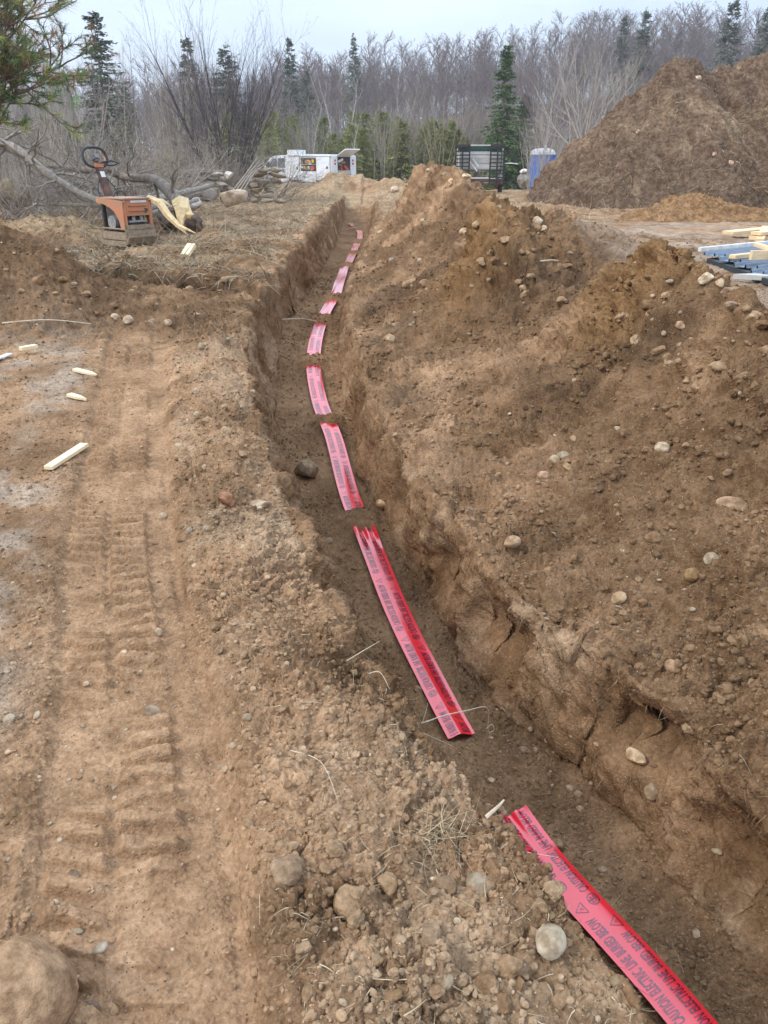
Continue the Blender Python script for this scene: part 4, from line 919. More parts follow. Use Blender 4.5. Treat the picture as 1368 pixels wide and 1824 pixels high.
B().box((.245, -.05, .5), (.012, .12, .16)).build('side_decal', YEL, pc_); B().tube([(-.24, -.3, .27), (-.24, .26, .27)], .014, 6).build('side_rail', MUD, pc_, True); B().box((0, -.352, .3), (.44, .012, .07)).build('front_mud_crust', MUD, pc_, False, .003)
hp = [Vector((.02 + .1 * math.cos(t), .12, .72 + .1 * math.sin(t))) for t in np.linspace(0, math.pi, 12)]
B().tube(hp, .012, 8).build('lifting_hoop', BLACKP, pc_, True)
for sx in (-.17, .1): B().cyl((sx, .1, .07), (sx + .05, .1, .07), .075, 18).build('transport_wheel', RUBBER, pc_, True)

# ------------------------------------------------------------------ boulders, fallen trunks, old poles at the left
GB = (.50, .47, .42)
LICH = material('lichen_rock', (1.15, 1.12, 1.08), .9, col2=(.6, .56, .5), scale=5, attr='soil', bump=.6, bscale=12, spec=.2)
def boulder(px, py, Y, r, label, col=GB, asp=.8, flat=.75, rz=0, rough=.12):
    p = at(px, py, Y); o = rock(0, 0, 30, label, col, asp, flat, name='boulder', rough=rough, m=LICH, cat='boulder', pos=Vector((p.x, p.y, p.z)), rad=r, rz=rz, seed=int(px)); o.location = p; return o
boulder(418, 352, 18.5, .37, 'light brown rounded boulder at the right end of the brush', (.50, .40, .30), .8, .62)
boulder(366, 346, 18.7, .26, 'dark grey boulder left of the light brown one', (.28, .25, .22), .9, .85)
boulder(345, 362, 18.2, .26, 'grey boulder beneath the end of the old poles', (.5, .47, .43), .9, .7)
boulder(178, 322, 19, .62, 'broad pale slab boulder behind the compactor handle', (.66, .61, .53), .7, .65)
boulder(232, 336, 19, .30, 'pale boulder behind the compactor column', (.66, .62, .55), .8, .8)
boulder(20, 352, 17.5, .42, 'mossy brown boulder behind the brush at the left', (.30, .24, .15), .9, .95)
boulder(104, 330, 19.3, .3, 'grey mossy boulder under the fallen branches', (.36, .33, .26), .9, .8)
BARK = material('grey_bark', (.30, .25, .20), .95, col2=(.16, .13, .10), scale=14, stretch=(1, 1, .4), bump=.8, bscale=30)
BARKP = material('pale_bark', (.42, .37, .31), .95, col2=(.26, .22, .18), scale=14, bump=.6, bscale=30)
RAW = material('torn_heartwood', (.80, .64, .38), .7, col2=(.66, .46, .22), scale=20, stretch=(1, 1, 1))
ROT = material('rotten_stump', (.10, .07, .05), .95, col2=(.20, .14, .10), scale=8, bump=1, bscale=14)
# ------------------------------------------------------------------ branches: segments to tubes
def seg_mesh(name, segs, sides=4, cols=None):
    S = np.array(segs, dtype=float); p0 = S[:, 0:3]; p1 = S[:, 3:6]; r0 = S[:, 6]; r1 = S[:, 7]; n = len(S)
    d = p1 - p0; d /= np.linalg.norm(d, axis=1, keepdims=True) + 1e-9
    up = np.where(np.abs(d[:, 2:3]) > .9, np.array([[1., .1, 0]]), np.array([[.1, .05, 1.]]))
    x = np.cross(d, up); x /= np.linalg.norm(x, axis=1, keepdims=True); y = np.cross(d, x)
    th = np.arange(sides) * 2 * math.pi / sides
    ringv = x[:, None] * np.cos(th)[None, :, None] + y[:, None] * np.sin(th)[None, :, None]
    V = np.concatenate([p0[:, None] + ringv * r0[:, None, None], (p1 + d * (r1 * .3)[:, None])[:, None] + ringv * r1[:, None, None]], 1)
    k = np.arange(sides); q_ = np.stack([k, (k + 1) % sides, (k + 1) % sides + sides, k + sides], -1)
    F_ = (q_[None] + (np.arange(n) * 2 * sides)[:, None, None]).reshape(-1, 4)
    return npmesh(name, V.reshape(-1, 3), F_, True)
def grow(S, p, d, L_, r, lv, q, wig=.18, upb=.08, kids=(7, 4, 3), ang=(.5, .9), lr_=(.35, .6), taper=.75, steps=(8, 5, 3, 2)):
    n = steps[min(lv, len(steps) - 1)]; d = Vector(d).normalized(); p = Vector(p); nodes = []
    for i in range(n):
        d = (d + Vector((q.gauss(0, wig), q.gauss(0, wig), q.gauss(0, wig * .6) + upb))).normalized()
        e = p + d * (L_ / n); ra = r * (1 - taper * i / n); rb = r * (1 - taper * (i + 1) / n)
        S.append((*p, *e, ra, rb)); nodes.append((e, d.copy(), rb, (i + 1) / n)); p = e
    if lv < len(kids):
        for j in range(kids[lv]):
            f = (j + q.random()) / kids[lv]; f = .22 + .76 * f if lv == 0 else .15 + .8 * f
            e, dd, rr, ff = nodes[min(n - 1, int(f * n))]
            s0 = Vector((q.gauss(0, 1), q.gauss(0, 1), q.gauss(0, 1))); s0 = (s0 - dd * s0.dot(dd)).normalized(); a_ = q.uniform(*ang)
            nd = dd * math.cos(a_) + s0 * math.sin(a_)
            grow(S, e, nd, L_ * q.uniform(*lr_) * (1.15 - .55 * ff), max(rr * .62, .0035), lv + 1, q, wig * 1.15, upb, kids, ang, lr_, taper, steps)
    return S
def log(name, label, pts, radii, m=BARK, cat='fallen tree', twigs=0, seed=1, tw_len=1.0, ends=None, group=None):
    t_ = thing(name, label, cat, pts[0], 0, group); P0 = Vector(pts[0]); sm = smoothline(pts, 5); n = len(sm)
    ra = np.interp(np.linspace(0, 1, n), np.linspace(0, 1, len(radii)), radii)
    qq = random.Random(seed); ra = [r * (1 + .08 * qq.uniform(-1, 1)) for r in ra]
    MB().tube([p - P0 for p in sm], list(ra), 12).build('trunk', m, t_, True)
    if twigs:
        S = []
        for i in range(twigs):
            k_ = qq.randrange(n - 1); p = sm[k_] - P0; dd = (sm[k_ + 1] - sm[k_]).normalized() * qq.choice((1, 1, -.3)); s0 = Vector((qq.gauss(0, .7), qq.gauss(0, .7), qq.gauss(.35, .8))).normalized()
            grow(S, p, dd * .6 + s0, tw_len * qq.uniform(.35, 1), max(.006, ra[k_] * .35), 1, qq, .22, .02, (0, 5, 3), (.4, 1.0), (.35, .65), .8, (8, 6, 4, 3))
        o = link('branches', seg_mesh('branches', S), m, t_)
    return t_
A3 = lambda *t: [at(a, b, c) for a, b, c in t]
t1_ = log('fallen_tree', 'thick grey trunk arching over and snapped with splintered pale end', A3((190, 305, 15.6), (225, 316, 15.2), (262, 318, 14.8), (285, 326, 14.4), (305, 345, 14.0), (318, 362, 13.8), (324, 378, 13.7)), [.05, .07, .08, .09, .10, .12, .13], BARK, twigs=10, seed=3)
P0 = Vector(t1_.location)
def shard(pts, ws, th, m=RAW, name='torn_wood'):
    mb = MB(); pts = [Vector(p) - P0 for p in pts]; mb.tube(pts, ws, 6); o = mb.build(name, m, t1_); return o
shard(A3((322, 362, 13.65), (326, 378, 13.5), (322, 392, 13.4), (324, 408, 13.3)), [.16, .13, .06, .01], .05)
shard(A3((326, 372, 13.6), (338, 384, 13.45), (345, 382, 13.4)), [.13, .06, .01], .05)
shard(A3((264, 352, 13.5), (285, 362, 13.4), (300, 384, 13.3), (318, 402, 13.2), (332, 416, 13.1)), [.05, .07, .06, .045, .01], .04)
shard(A3((272, 356, 13.55), (290, 358, 13.5), (306, 368, 13.5)), [.04, .035, .008], .04)
shard(A3((318, 402, 13.2), (332, 408, 13.1), (348, 415, 13.05)), [.035, .025, .006], .03)
o = rock(0, 0, 20, 'dark rotten stump with torn roots beneath the snapped trunk', (1, 1, 1), .9, .8, name='tree_stump', rough=.3, m=ROT, cat='stump', pos=at(335, 398, 14.1), rad=.3); o.location = at(338, 397, 14.1)
o = rock(0, 0, 20, 'dark rotten log end behind the pale splinters', (1, 1, 1), .8, .6, name='rotten_log', rough=.25, m=ROT, cat='log', pos=at(300, 398, 14.3), rad=.28); o.location = at(303, 397, 14.3)
log('fallen_tree', 'long grey fallen trunk with a torn pale tip running left of the compactor', A3((-40, 240, 15.0), (0, 256, 14.8), (30, 268, 14.6), (60, 290, 14.3), (95, 316, 14.0), (135, 340, 13.7), (172, 356, 13.4), (203, 368, 13.2)), [.10, .09, .085, .075, .065, .055, .05, .045], BARKP, twigs=26, seed=5, tw_len=1.5)
t3 = MB().tube([Vector((0, 0, 0)), at(203, 368, 13.15) - at(176, 358, 13.35), at(206, 370, 13.1) - at(176, 358, 13.35)], [.052, .04, .01], 8).build('torn_branch_end', RAW, None); t3.location = at(176, 358, 13.35); setp(t3, 'torn pale end of the long fallen trunk beside the compactor column', 'torn wood')
log('fallen_branch', 'horizontal grey branch crossing the brush below the fallen trunk', A3((100, 332, 14.2), (140, 326, 14.0), (160, 335, 13.8), (176, 352, 13.8)), [.02, .03, .03, .03], BARKP, 'branch', 8, 8, .8)
log('fallen_branch', 'bowed dark branch behind the compactor handle', A3((90, 296, 15.5), (125, 300, 15.3), (160, 304, 15.2), (188, 300, 15.2), (215, 312, 15.3), (250, 318, 15.4)), [.04, .05, .06, .06, .06, .06], BARK, 'branch', 12, 9, 1.2)
log('fallen_branch', 'low pale branch resting along the ground left of the compactor', A3((60, 365, 14.2), (110, 364, 14.0), (160, 366, 13.8), (200, 368, 13.6)), [.025, .03, .03, .025], BARKP, 'branch', 10, 10, .8)
log('fallen_branch', 'thin upright snapped branch standing in the brush', A3((85, 372, 14.0), (82, 350, 14.0), (74, 332, 14.0), (66, 325, 14.0)), [.02, .02, .018, .01], BARKP, 'branch', 4, 12, .6)
OLD = material('weathered_pole', (.36, .32, .28), .9, col2=(.2, .175, .15), scale=10, stretch=(.3, 3, 3), bump=.3)
for i, (a_, b_, r, lb) in enumerate([((238, 366, 15.2), (372, 332, 17.5), .06, 'topmost weathered pole of the pile behind the snapped trunk'), ((240, 372, 15.0), (340, 352, 17.2), .05, 'middle weathered pole of the pile'), ((250, 376, 14.9), (356, 345, 17.4), .05, 'weathered pole lying second in the pile'), ((244, 360, 15.4), (336, 338, 17.6), .05, 'rear weathered pole of the pile'), ((262, 382, 14.8), (352, 356, 17.0), .045, 'lowest weathered pole of the pile'), ((232, 356, 15.5), (300, 340, 17.4), .045, 'short grey pole at the back of the pile')]):
    o = MB().tube(A3(a_, b_), [r, r * .8], 8).build('weathered_pole', OLD, None, True); setp(o, lb, 'pole')
# dry stone wall, stone stack
def stones_stack(x0, x1, ybase, ytop, Y, rows, label, group, col, seed, name='wall_stone', lean=0):
    qq = random.Random(seed); dh = (ybase - ytop) / rows
    for j in range(rows):
        px = x0 + qq.uniform(-4, 4) + lean * j
        while px < x1 - lean * j * .2:
            w_ = qq.uniform(16, 34); py = ybase - (j + .5) * dh; p = at(px + w_ / 2, py, Y + qq.uniform(-.12, .12)); s_ = Y / FPX * .95
            f_ = qq.uniform(.65, 1.15); o = rock(0, 0, 20, label, tuple(c * f_ for c in col), .75, .5, group, name=name, rough=.14, m=LICH, pos=p, rad=w_ / 2 * s_, rz=qq.uniform(-.2, .2), seed=qq.randrange(9999))
            o.location = p; o.scale = (1.08, 1, (dh * s_ * .58) / (w_ / 2 * s_ * .5)); px += w_ * .96
stones_stack(446, 486, 362, 298, 20, 7, 'flat mossy stone in the stacked pillar left of the white truck', 'stones of the pillar', (.40, .35, .27), 4, lean=1)
stones_stack(288, 402, 340, 306, 21.5, 4, 'grey stone of the low dry wall under the long plank', 'stones of the low wall', (.42, .38, .32), 6)
plank(248, 306, 21.3, 372, 302, 21.3, .16, .035, 'long bleached plank lying on the low stone wall', OLD)
plank(330, 304, 21.6, 402, 304, 21.2, .14, .03, 'second bleached plank overlapping on the low wall', OLD)
boulder(462, 297, 20, .15, 'dark stone on top of the stacked pillar', (.12, .11, .11), .7, .6)
boulder(408, 312, 21, .13, 'pale stone at the right end of the low wall', (.6, .57, .52), .8, .9)
for i in range(4): log('leaning_pole', 'bare grey sapling pole leaning onto the stone pillar', A3((405 + i * 8, 352 - i, 19.6), (432 + i * 7, 318 - i * 3, 19.7), (458 + i * 6, 282 + i * 3, 19.9)), [.025, .02, .012], BARKP, 'pole', 2, 40 + i, .7, group='poles leaning on the pillar')
boulder(855 + 78, 322, 44, .5, 'grey stone pile beside the portable toilet', (.3, .29, .26), .9, 1.0)
boulder(932, 305, 44, .28, 'white wrapped bundle on the stones beside the portable toilet', (.85, .85, .84), .8, .6)

# ------------------------------------------------------------------ white service truck
WP = material('white_paint', (.78, .80, .82), .4, col2=(.72, .74, .76), scale=2, coat=.2); GLASS = material('window_glass', (.10, .16, .18), .08, spec=.8); DARK = material('dark_interior', (.05, .04, .04), .9); GREYT = material('dirty_white', (.50, .49, .46), .7, col2=(.40, .38, .35), scale=3)
TYRE = material('tyre', (.03, .03, .03), .9); REDL = material('red_lens', (.5, .02, .02), .3); BRN = material('parts_brown', (.42, .28, .17), .8, col2=(.15, .1, .07), scale=12); CHR = material('steel', (.5, .5, .5), .3, metal=.9); SEAM = material('seam_grey', (.30, .31, .33), .7); ORP = material('orange_bag', (.75, .12, .05), .7)
TY = 47.0; pt = at(538, 310, TY)
tg = -.12
tr = thing('service_truck', 'white service truck with open side compartments and raised rear hatch', 'truck', (pt.x, pt.y, tg), R(143))
tr.scale = (1.12, 1, 1)
# local +x forward, +y left (drivers side), z up ; origin centre
def TB(): return MB()
W2 = 1.05
TB().prism([(-2.7, .55), (-2.7, .75), (2.95, .75), (2.95, .5)], -.85, .85).build('chassis', DARK, tr)
b = TB(); b.box((-1.35, 0, 1.32), (2.7, 2.1, 1.15)).build('service_body', WP, tr, False, .03)
# side compartments (left side y=+W2)
for x, wd, z, h, nm_ in ((-.38, .68, 1.33, 1.1, 'front_locker_door'), (-2.25, .78, 1.38, 1.05, 'rear_locker_door')):
    d_ = TB().box((x, W2 + .012, z), (wd, .025, h)).build(nm_, WP, tr, False, .008)
    TB().box((x - wd * .3, W2 + .035, z), (.09, .02, .11)).build('door_handle', BLACKP, d_)
    TB().box((x - wd / 2 - .012, W2 + .003, z), (.022, .02, h)).build('door_seam', SEAM, d_)
op = TB().box((-1.3, W2 + .004, 1.52), (.96, .02, .64)).build('open_compartment', DARK, tr)  # dark panel on the solid body, painting the compartment's inner shade
for i in range(16):
    qx = random.Random(i); TB().box((-1.3 + qx.uniform(-.42, .42), W2 + .03, 1.3 + (i % 2) * .3 + qx.uniform(-.02, .1)), (.14, .05, qx.uniform(.08, .2))).build('stored_part', [BRN, YEL, WHITEL, BRN, ORP][i % 5], op)
TB().box((-1.3, W2 + .035, 1.52), (.94, .05, .03)).build('shelf', GREYT, op)
TB().box((-1.3, W2 + .04, .93), (.96, .03, .52)).build('folded_down_door', WP, tr, False, .01)
TB().box((-1.35, W2 + .01, 1.925), (2.7, .05, .04)).build('roof_rail', GREYT, tr)
TB().prism([(-2.7, 1.9), (-2.7, 1.97), (-.9, 2.03), (-.02, 2.0), (-.02, 1.9)], -1.03, 1.03).build('body_roof', WP, tr, False, .01)
TB().box((-.3, .75, 2.1), (.75, .6, .28)).build('roof_box', WP, tr, False, .02)
# rear
bx = -2.7
TB().box((bx - .012, .78, 1.36), (.025, .5, 1.1)).build('rear_left_panel', WP, tr, False, .01); TB().box((bx - .012, -.78, 1.36), (.025, .5, 1.1)).build('rear_right_panel', WP, tr, False, .01)
for sy in (-1, 1):
    for z in (1.72, 1.56): TB().cyl((bx - .02, sy * .74, z), (bx - .04, sy * .74, z), .055, 14).build('tail_light', REDL, tr)
hl = TB().box((bx - .006, 0, 1.55), (.02, 1.06, .68)).build('hatch_opening', DARK, tr)  # dark panel on the solid rear, painting the shade inside the hatch
for i, (y, z, s_, mm) in enumerate([(.3, 1.72, (.05, .42, .12), WHITEL), (.1, 1.62, (.05, .36, .12), BRN), (.32, 1.5, (.05, .3, .1), BRN), (-.18, 1.34, (.05, .45, .12), ORP), (.2, 1.28, (.05, .3, .08), ORP)]): TB().box((bx - .04, y, z), s_, Matrix.Rotation(.3 * (i - 1), 3, 'X')).build('stored_bag', mm, hl, False, .02)
TB().prism([(bx, 1.92), (bx - .02, 1.96), (bx - .55, 2.28), (bx - .60, 2.24)], -.6, .6).build('raised_hatch', WP, tr, False, .01)
tgz = TB().box((bx - .03, 0, 1.03), (.05, 1.1, .42)).build('tailgate', GREYT, tr, False, .01); TB().box((bx - .06, 0, 1.03), (.02, 1.08, .03)).build('tailgate_rib', SEAM, tgz)
TB().box((bx - .18, 0, .62), (.36, 2.06, .36)).build('rear_bumper', GREYT, tr, False, .03)
# cab
b = TB(); b.prism([(.0, .62), (.0, 2.0), (1.0, 1.96), (1.28, 1.88), (1.85, 1.32), (2.85, 1.18), (2.98, .95), (2.98, .6)], -.98, .98); b.build('cab', WP, tr, False, .04)
TB().prism([(.30, 1.36), (.30, 1.84), (.76, 1.83), (.76, 1.36)], .98, .992).build('side_window', GLASS, tr); TB().prism([(.84, 1.36), (.84, 1.83), (1.1, 1.80), (1.52, 1.36)], .98, .992).build('side_window', GLASS, tr)
TB().box((.80, .995, 1.0), (.02, .012, .8)).build('door_seam', SEAM, tr); TB().box((.42, 1.0, 1.22), (.14, .03, .16)).build('fuel_door', SEAM, tr)
TB().prism([(1.30, 1.86), (1.34, 1.88), (1.86, 1.36), (1.82, 1.33)], -.85, .85).build('windscreen', GLASS, tr)
TB().box((1.35, 1.12, 1.5), (.1, .22, .28)).build('wing_mirror', BLACKP, tr, False, .02)
for x in (-1.75, 2.2):
    for sy in (-1, 1):
        w_ = TB().cyl((x, sy * .72, .4), (x, sy * 1.0, .4), .4, 24).build('wheel', TYRE, tr, True); TB().cyl((x, sy * 1.0, .4), (x, sy * 1.02, .4), .2, 16).build('rim', CHR, w_)

# ------------------------------------------------------------------ trailer with ladder ramps
RY = 40.0; pt = at(852, 345, RY); rz0 = gz(pt.x, pt.y)
tl = thing('equipment_trailer', 'trailer with two upright black ladder ramps and a grey tank load', 'trailer', (pt.x, pt.y, rz0 + .05), R(-4))
tl.scale = (.95, .95, .84)
GREENT = material('green_tarp', (.03, .11, .07), .7, col2=(.02, .07, .05), scale=6); PALE = material('pale_tank', (.62, .63, .62), .6, col2=(.55, .55, .54), scale=1)
RAMPB = material('black_ramp', (.018, .018, .02), .6, col2=(.03, .028, .026))
def ramp(x):
    b = MB()
    for dx in (-.34, 0, .34): b.box((x + dx, 0, 1.45), (.075, .08, 1.95))
    for k_ in range(10): b.box((x, -.01, .6 + k_ * .19), (.68, .08, .06))
    b.box((x, 0, 2.38), (.72, .1, .2)); return b.build('ladder_ramp', RAMPB, tl, False)
ramp(-.86); ramp(.86)
MB().box((0, .3, .62), (2.3, .2, .16)).box((0, .15, .42), (2.0, .1, .12)).build('rear_frame', RUST, tl)
MB().box((0, 3, .62), (2.1, 5.2, .12)).build('deck', OLD, tl)
b = MB().box((0, 1.0, 1.65), (2.1, 1.4, .95)).build('tank', PALE, tl, False, .06); MB().box((0, .28, 1.98), (2.0, .02, .025)).build('tank_seam', SEAM, b); MB().box((0, .28, 1.68), (2.0, .02, .3)).build('tank_panel', GREYT, b)
MB().box((0, .9, 2.28), (2.2, 1.2, .22)).build('green_tarp', GREENT, tl, False, .03); MB().box((0, .2, 2.44), (2.25, .06, .05)).box((-1.12, .2, 1.6), (.05, .06, 1.7)).box((1.12, .2, 1.6), (.05, .06, 1.7)).build('white_frame', WHITEL, tl)
MB().tube([(-.5, .1, 1.6), (-.1, .1, 1.1)], .035, 6).tube([(-.35, .1, 1.75), (-.05, .1, 1.35)], .03, 6).build('brace', WHITEL, tl)
MB().tube([(1.1, .1, 1.5), (1.55, .05, 1.52), (1.9, .1, 1.48)], .03, 6).build('side_arm', WHITEL, tl)
for sx in (-1.05, 1.12):
    w_ = MB().cyl((sx - .1, .9, .33), (sx + .1, .9, .33), .34, 22).build('wheel', TYRE, tl, True); f_ = MB().tube([(sx, .45, .45), (sx, .5, .75), (sx, .9, .85), (sx, 1.3, .75), (sx, 1.35, .45)], .1, 6).build('mudguard', CHR, tl, True)
MB().box((1.05, .18, .48), (.2, .05, .1)).build('tail_light', REDL, tl); MB().box((-1.05, .18, .48), (.2, .05, .1)).build('tail_light', REDL, tl)

# ------------------------------------------------------------------ portable toilet
PY = 48.0; pt = at(963, 324, PY); BLU = material('blue_plastic', (.03, .17, .62), .5, col2=(.025, .14, .52), scale=2); BLU2 = material('blue_plastic_bright', (.02, .26, .72), .5); WR = material('white_plastic', (.80, .82, .86), .45)
pz = gz(pt.x, pt.y)
to_ = thing('portable_toilet', 'blue portable toilet with white domed roof behind the soil mound', 'toilet', (pt.x, pt.y, max(pz, pt.z - .35)), R(20))
to_.scale = (.95, .95, .88)
b = MB().box((0, 0, 1.05), (1.1, 1.1, 1.95)).build('cabin', BLU, to_, False, .04)
for x in (-.5, -.25, 0, .25, .5): MB().box((x, -.565, 1.2), (.05, .03, 1.6)).build('wall_rib', BLU, b)
MB().prism([(-.55, .08), (-.55, 1.05), (.1, .75), (.5, .3), (.5, .08)], -.60, -.585).build('lower_panel', BLU2, to_)
MB().box((.575, 0, 1.0), (.03, .8, 1.8)).build('door', BLU2, to_, False, .01)
b = MB()
prof = [(0.0, .62), (.10, .61), (.22, .56), (.32, .44), (.38, .22), (.39, .0)]
V = []; nn_ = 24
for z, r_ in prof:
    for k_ in range(nn_):
        th = 2 * math.pi * k_ / nn_; c_, s_ = math.cos(th), math.sin(th); e_ = (abs(c_) ** 5 + abs(s_) ** 5) ** (-1 / 5)
        V.append((c_ * e_ * r_, s_ * e_ * r_, 2.0 + z))
F_ = [(i * nn_ + k_, i * nn_ + (k_ + 1) % nn_, (i + 1) * nn_ + (k_ + 1) % nn_, (i + 1) * nn_ + k_) for i in range(len(prof) - 1) for k_ in range(nn_)]
b.raw(V, F_); b.build('domed_roof', WR, to_, True); MB().cyl((.4, .4, 2.1), (.4, .4, 2.55), .05, 10).build('vent_pipe', WR, to_, True)

# ------------------------------------------------------------------ the big soil mound and the small sand heap
def mound(name, x0, x1, y0, y1, step, hf, label, colf, cat='soil heap'):
    nx = int((x1 - x0) / step); ny = int((y1 - y0) / step); XX, YY = np.meshgrid(np.linspace(x0, x1, nx), np.linspace(y0, y1, ny), indexing='ij')
    g = macro(XX, YY); h = hf(XX, YY); ZZ = np.where(h > .0, g + h, g - .35 - .0 * h)
    ZZ = np.maximum(ZZ, g - .35)
    ii = np.arange(nx * ny).reshape(nx, ny); F_ = np.stack([ii[:-1, :-1], ii[1:, :-1], ii[1:, 1:], ii[:-1, 1:]], -1).reshape(-1, 4)
    keep = (h.ravel()[F_] > -.2).any(1); F_ = F_[keep]
    gx = np.gradient(ZZ, axis=0) / step; gy = np.gradient(ZZ, axis=1) / step; nrm = np.stack([-gx, -gy, np.ones_like(gx)], -1); nrm /= np.linalg.norm(nrm, axis=-1, keepdims=True)
    dsp = .20 * fbm(XX * 1.4 + ZZ, YY * 1.4 - ZZ, 4, 301) + .09 * fbm((XX + ZZ) * 5, (YY - ZZ) * 5, 3, 305, ridged=True) + .55 * .22 * bumps(XX + .6 * ZZ, YY - .6 * ZZ, .22, 307, .5) + .5 * .11 * bumps(XX + .6 * ZZ, YY - .6 * ZZ, .11, 309, .6)
    Pm = np.stack([XX, YY, ZZ], -1) + nrm * (dsp * sstep(-.1, .3, h))[..., None]
    o = link(name, npmesh(name, Pm.reshape(-1, 3), F_, True, colf(XX, YY, ZZ).reshape(-1, 3)), SOILF); setp(o, label, cat); return Pm, nrm, h
SOILF = soil_material('soil_far', True)
ridge = [(8.5, 25.6, 3.75), (9.6, 26.2, 3.55), (10.6, 26.0, 3.75), (12, 25.4, 3.8), (15, 25.5, 3.8), (19, 26, 3.6)]
def hbig(x, y):
    best = np.full_like(x, -9.)
    for (ax, ay, ah), (bx_, by_, bh) in zip(ridge[:-1], ridge[1:]):
        t = np.clip(((x - ax) * (bx_ - ax) + (y - ay) * (by_ - ay)) / ((bx_ - ax) ** 2 + (by_ - ay) ** 2), 0, 1)
        dd = np.hypot(x - ax - t * (bx_ - ax), y - ay - t * (by_ - ay)); hh = ah + t * (bh - ah)
        dd = dd * (1 + .06 * gnoise(x * .5, y * .5, 401)); best = np.maximum(best, hh - 1.02 * (np.sqrt(dd * dd + .25) - .5))
    best = best + (.30 * fbm(x * .6, y * .6, 3, 403) + .14 * fbm(x * 2, y * 2, 2, 405)) * sstep(-.2, .8, best)
    foot = .4 * np.exp(-np.abs(best + .2) / .45) * 0
    return best + foot
def cbig(x, y, z):
    c = np.broadcast_to(np.array((.175, .118, .078)), x.shape + (3,)).copy()
    n1 = fbm(x * .6 + z, y * .6, 4, 411); n2 = fbm(x * 1.8 + z, y * 1.8 - z, 4, 413)
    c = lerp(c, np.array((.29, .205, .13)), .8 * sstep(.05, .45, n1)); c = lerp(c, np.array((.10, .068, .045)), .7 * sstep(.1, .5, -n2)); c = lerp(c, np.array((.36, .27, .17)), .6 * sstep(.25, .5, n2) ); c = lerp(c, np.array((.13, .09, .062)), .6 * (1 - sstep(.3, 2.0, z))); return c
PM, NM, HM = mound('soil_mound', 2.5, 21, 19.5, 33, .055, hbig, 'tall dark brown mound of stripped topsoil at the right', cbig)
sel = np.argwhere((HM > .2) & (PM[..., 1] < 27.5)); kk = sel[rng.integers(0, len(sel), 9000)]; nz = fbm(PM[kk[:, 0], kk[:, 1], 0] * .9, PM[kk[:, 0], kk[:, 1], 2] * .9, 3, 421); kk = kk[nz > .0]
bs = PM[kk[:, 0], kk[:, 1]]; d = rng.normal(size=(len(kk), 3)) * .6; d[:, 2] -= .35; d[:, 1] -= .4; d /= np.linalg.norm(d, axis=1, keepdims=True)
blades('mound_roots', bs, d, .1 + .3 * rng.random(len(kk)) ** 2, .004 + .004 * rng.random(len(kk)), np.array((.5, .4, .26)) * (.4 + .8 * rng.random((len(kk), 1))), STRAW, 'pale roots and dead grass hanging on the topsoil mound', 'roots')
hs = lambda x, y: .42 * gau(x, y, 6.35, 17.6, .75, .6) + .3 * gau(x, y, 7.5, 17.5, .8, .6) + .16 * gau(x, y, 5.4, 17.2, .6, .4) + .14 * gau(x, y, 8.8, 17.6, .9, .5) - .06 + .04 * fbm(x * 2, y * 2, 3, 431)
mound('sand_heap', 4.2, 10.2, 16, 19.4, .04, hs, 'low heap of orange sand at the foot of the topsoil mound', lambda x, y, z: lerp(lerp(np.broadcast_to(np.array((.30, .18, .09)), x.shape + (3,)).copy(), np.array((.45, .3, .17)), sstep(.85, 1.0, z)), np.array((.4, .36, .31)), sstep(8.0, 8.6, x)), 'sand heap')
for i, (fx, fz, r_, c_, lb) in enumerate([(1243, 142, 7, (.7, .6, .5), 'pale rock near the top of the topsoil mound'), (1137, 238, 6, (.5, .42, .34), 'grey rock midway up the mound'), (1300, 295, 9, (.55, .42, .33), 'tan rock low on the mound at right'), (1272, 278, 7, (.5, .38, .28), 'brown rock on the mound slope'), (1115, 392, 8, (.42, .33, .25), 'brown block left of the sand heap')]):
    dd_ = ray(fx, fz); tt = np.linspace(14, 32, 1500); Q = dd_[None] * (tt / dd_[1])[:, None]; zz = EYE + Q[:, 2]; hh = macro(Q[:, 0], Q[:, 1]) + np.maximum(hbig(Q[:, 0], Q[:, 1]), 0); j = np.nonzero(zz < hh)[0]; j = j[0] if len(j) else -1
    rock(0, 0, r_, lb, c_, .8, .8, pos=Vector((Q[j, 0], Q[j, 1], hh[j])), rad=r_ * tt[j] / FPX, rough=.13, seed=i + 3)
